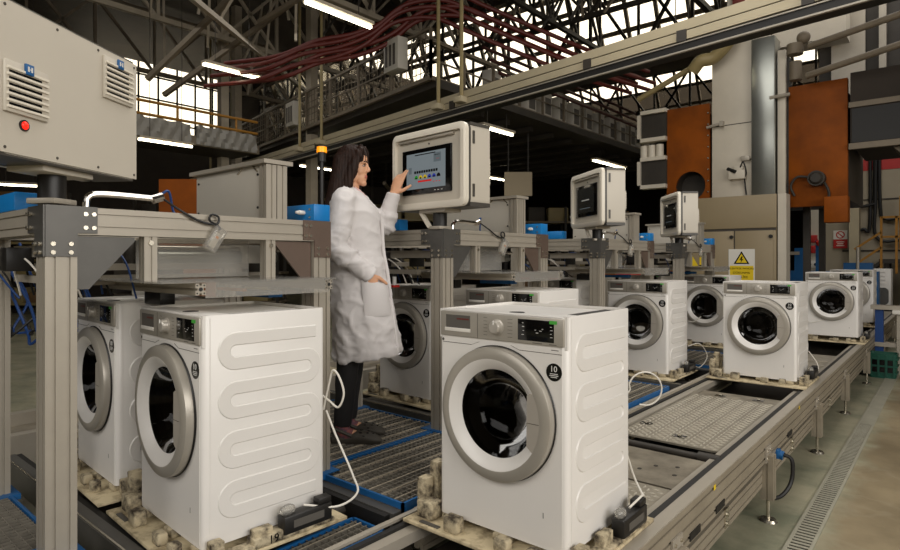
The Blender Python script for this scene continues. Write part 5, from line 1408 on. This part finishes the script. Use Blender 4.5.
for v in me.vertices:      # creases in the cloth
    c = v.co
    w_ = 1.0 if c.z < 1.1 else .6
    n1 = noise.noise(Vector((c.x * 5 + c.z * 9, c.y * 5 + c.z * 3, c.z * 5 - c.x * 6))); n2 = noise.noise(Vector((c.x * 6 - c.z * 18, c.y * 8, c.z * 9 + c.x * 12 + 7)))
    fold = (1 - abs(n1)) ** 4 * .013 + (1 - abs(n2)) ** 6 * .006
    if c.z < .9: fold += .008 * math.sin(math.atan2(c.y, c.x) * 9 + 4 * n1) * (.9 - c.z) / .4
    arm = (c - elbL).length < .12 or (c - elbR).length < .12
    v.co += v.normal * (fold * (1.5 if arm else w_) - .006)
me.materials.append(M['coat']); coat = link('lab_coat', me, person)
# collar and lapels
for s_ in (-1, 1):
    bb2 = mb('coat')
    pts = smooth_pts([(-.11, s_ * .05, 1.535), (-.07, s_ * .085, 1.535), (-.01, s_ * .082, 1.505), (.045, s_ * .060, 1.45), (.085, s_ * .035, 1.38)], 5)
    rings = []
    for i, p in enumerate(pts):
        f_ = i / (len(pts) - 1); w_ = .020 + .022 * math.sin(PI * min(1, f_ * 1.1 + .15)); 
        if f_ > .9: w_ *= .5
        o_ = Vector((.05, s_ * .8, -.75 + .4 * f_)).normalized()
        nn = Vector((.5, s_ * .5, .5)).normalized() * .006
        rings.append([p - o_ * w_ * .5, p - o_ * w_ * .5 + nn, p + o_ * w_ + nn, p + o_ * w_])
    bb2.loft(rings).build('collar', None, coat)
bb2 = mb('pink')
bb2.tube(smooth_pts([(-.02, -.05, 1.525), (.012, -.035, 1.50), (.034, -.012, 1.475), (.034, .012, 1.475), (.012, .035, 1.50)], 4), .012, 8).build('blouse_collar', None, person)
for k in range(5):
    z = 1.30 - k * .16; fx = {0: .145, 1: .158, 2: .172, 3: .19, 4: .205}[k]
    mb('legend_light').sphere((fx, -.03, z), (.004, .008, .008), 10, 6).build('button', None, coat)
mb('coat').tube(smooth_pts([(.148, -.045, 1.34), (.158, -.05, 1.15), (.186, -.06, 1.0), (.21, -.065, .8), (.248, -.07, .53)], 5), [(.004, .010)] * 21, 8).build('front_hem', None, coat)
# pocket on the near hip, with the hand tucked in
rings = []
for i in range(13):
    a = R(-80 + i * 4.6); f_ = math.sin(PI * i / 12) ** .6
    def pk(z, off, g=2.2):
        ca, sa = math.cos(a), math.sin(a); cx = .008 + (1.0 - z) * .09; rx = .172 + (1.0 - z) * .08; ry = .196
        x = cx + rx * abs(ca) ** (2 / g); y = -ry * abs(sa) ** (2 / g)
        return (x + off * ca, y + off * sa, z)
    zt_ = .985 - .004 * i
    rings.append([pk(zt_, .006 + .024 * f_), pk(zt_, .012 + .024 * f_), pk(.92, .012 + .032 * f_), pk(.85, .010 + .018 * f_), pk(.78, .008 + .006 * f_), pk(.76, .004), pk(.78, .002), pk(.85, .004 + .014 * f_), pk(.92, .004 + .020 * f_)])
mb('coat').loft(rings).build('pocket', None, coat)
# trousers
b = mb('trousers')
for s_ in (-1, 1): b.tube([(-.02, s_ * .085, .85), (-.03, s_ * .086, .7), (-.05, s_ * .085, .48), (-.068, s_ * .085, .28), (-.082, s_ * .085, .10)], [(.08, .08), (.078, .078), (.070, .068), (.064, .060), (.056, .052)], 18)
me = remeshed(b, .01, 2, 'trousers'); 
for v in me.vertices: v.co += v.normal * .005 * noise.noise(v.co * 14)
me.materials.append(M['trousers']); link('trousers', me, person)
for s_ in (-1, 1):
    mb('sock').tube([(-.085, s_ * .085, .13), (-.082, s_ * .085, .09), (-.07, s_ * .085, .055), (-.03, s_ * .085, .04)], [.043, .042, .043, .04], 14).build('sock', None, person)
    b = mb('clog')
    rings = []
    for x, w_, h_ in ((-.148, .018, .030), (-.14, .032, .05), (-.11, .040, .058), (-.06, .040, .050), (-.02, .042, .068), (.03, .048, .074), (.08, .052, .062), (.12, .046, .046), (.145, .028, .034), (.152, .010, .022)):
        rings.append([(x, s_ * .085 + w_ * math.cos(2 * PI * k / 16), max(.0, h_ * .5 + h_ * .5 * math.sin(2 * PI * k / 16)) if math.sin(2 * PI * k / 16) > -.5 else 0) for k in range(16)])
    c_ = b.loft(rings).build('clog', None, person)
    mb('clog').tube(smooth_pts([(-.02, s_ * .085 - .044, .05), (-.1, s_ * .085 - .046, .085), (-.15, s_ * .085, .09), (-.1, s_ * .085 + .046, .085), (-.02, s_ * .085 + .044, .05)], 5), (.011), 6).build('heel_strap', None, c_)
    b = mb('black')
    for x, y in ((.03, -.03), (.03, .0), (.03, .03), (.07, -.02), (.07, .02), (.10, 0), (.05, -.042), (.085, -.038)):
        z = .074 if x < .05 else (.066 if x < .08 else .053)
        z -= (abs(y) / .05) ** 2 * .022
        b.sphere((x, s_ * .085 + y, z), (.009, .006, .004), 8, 6)
    b.build('vent_hole', None, c_)
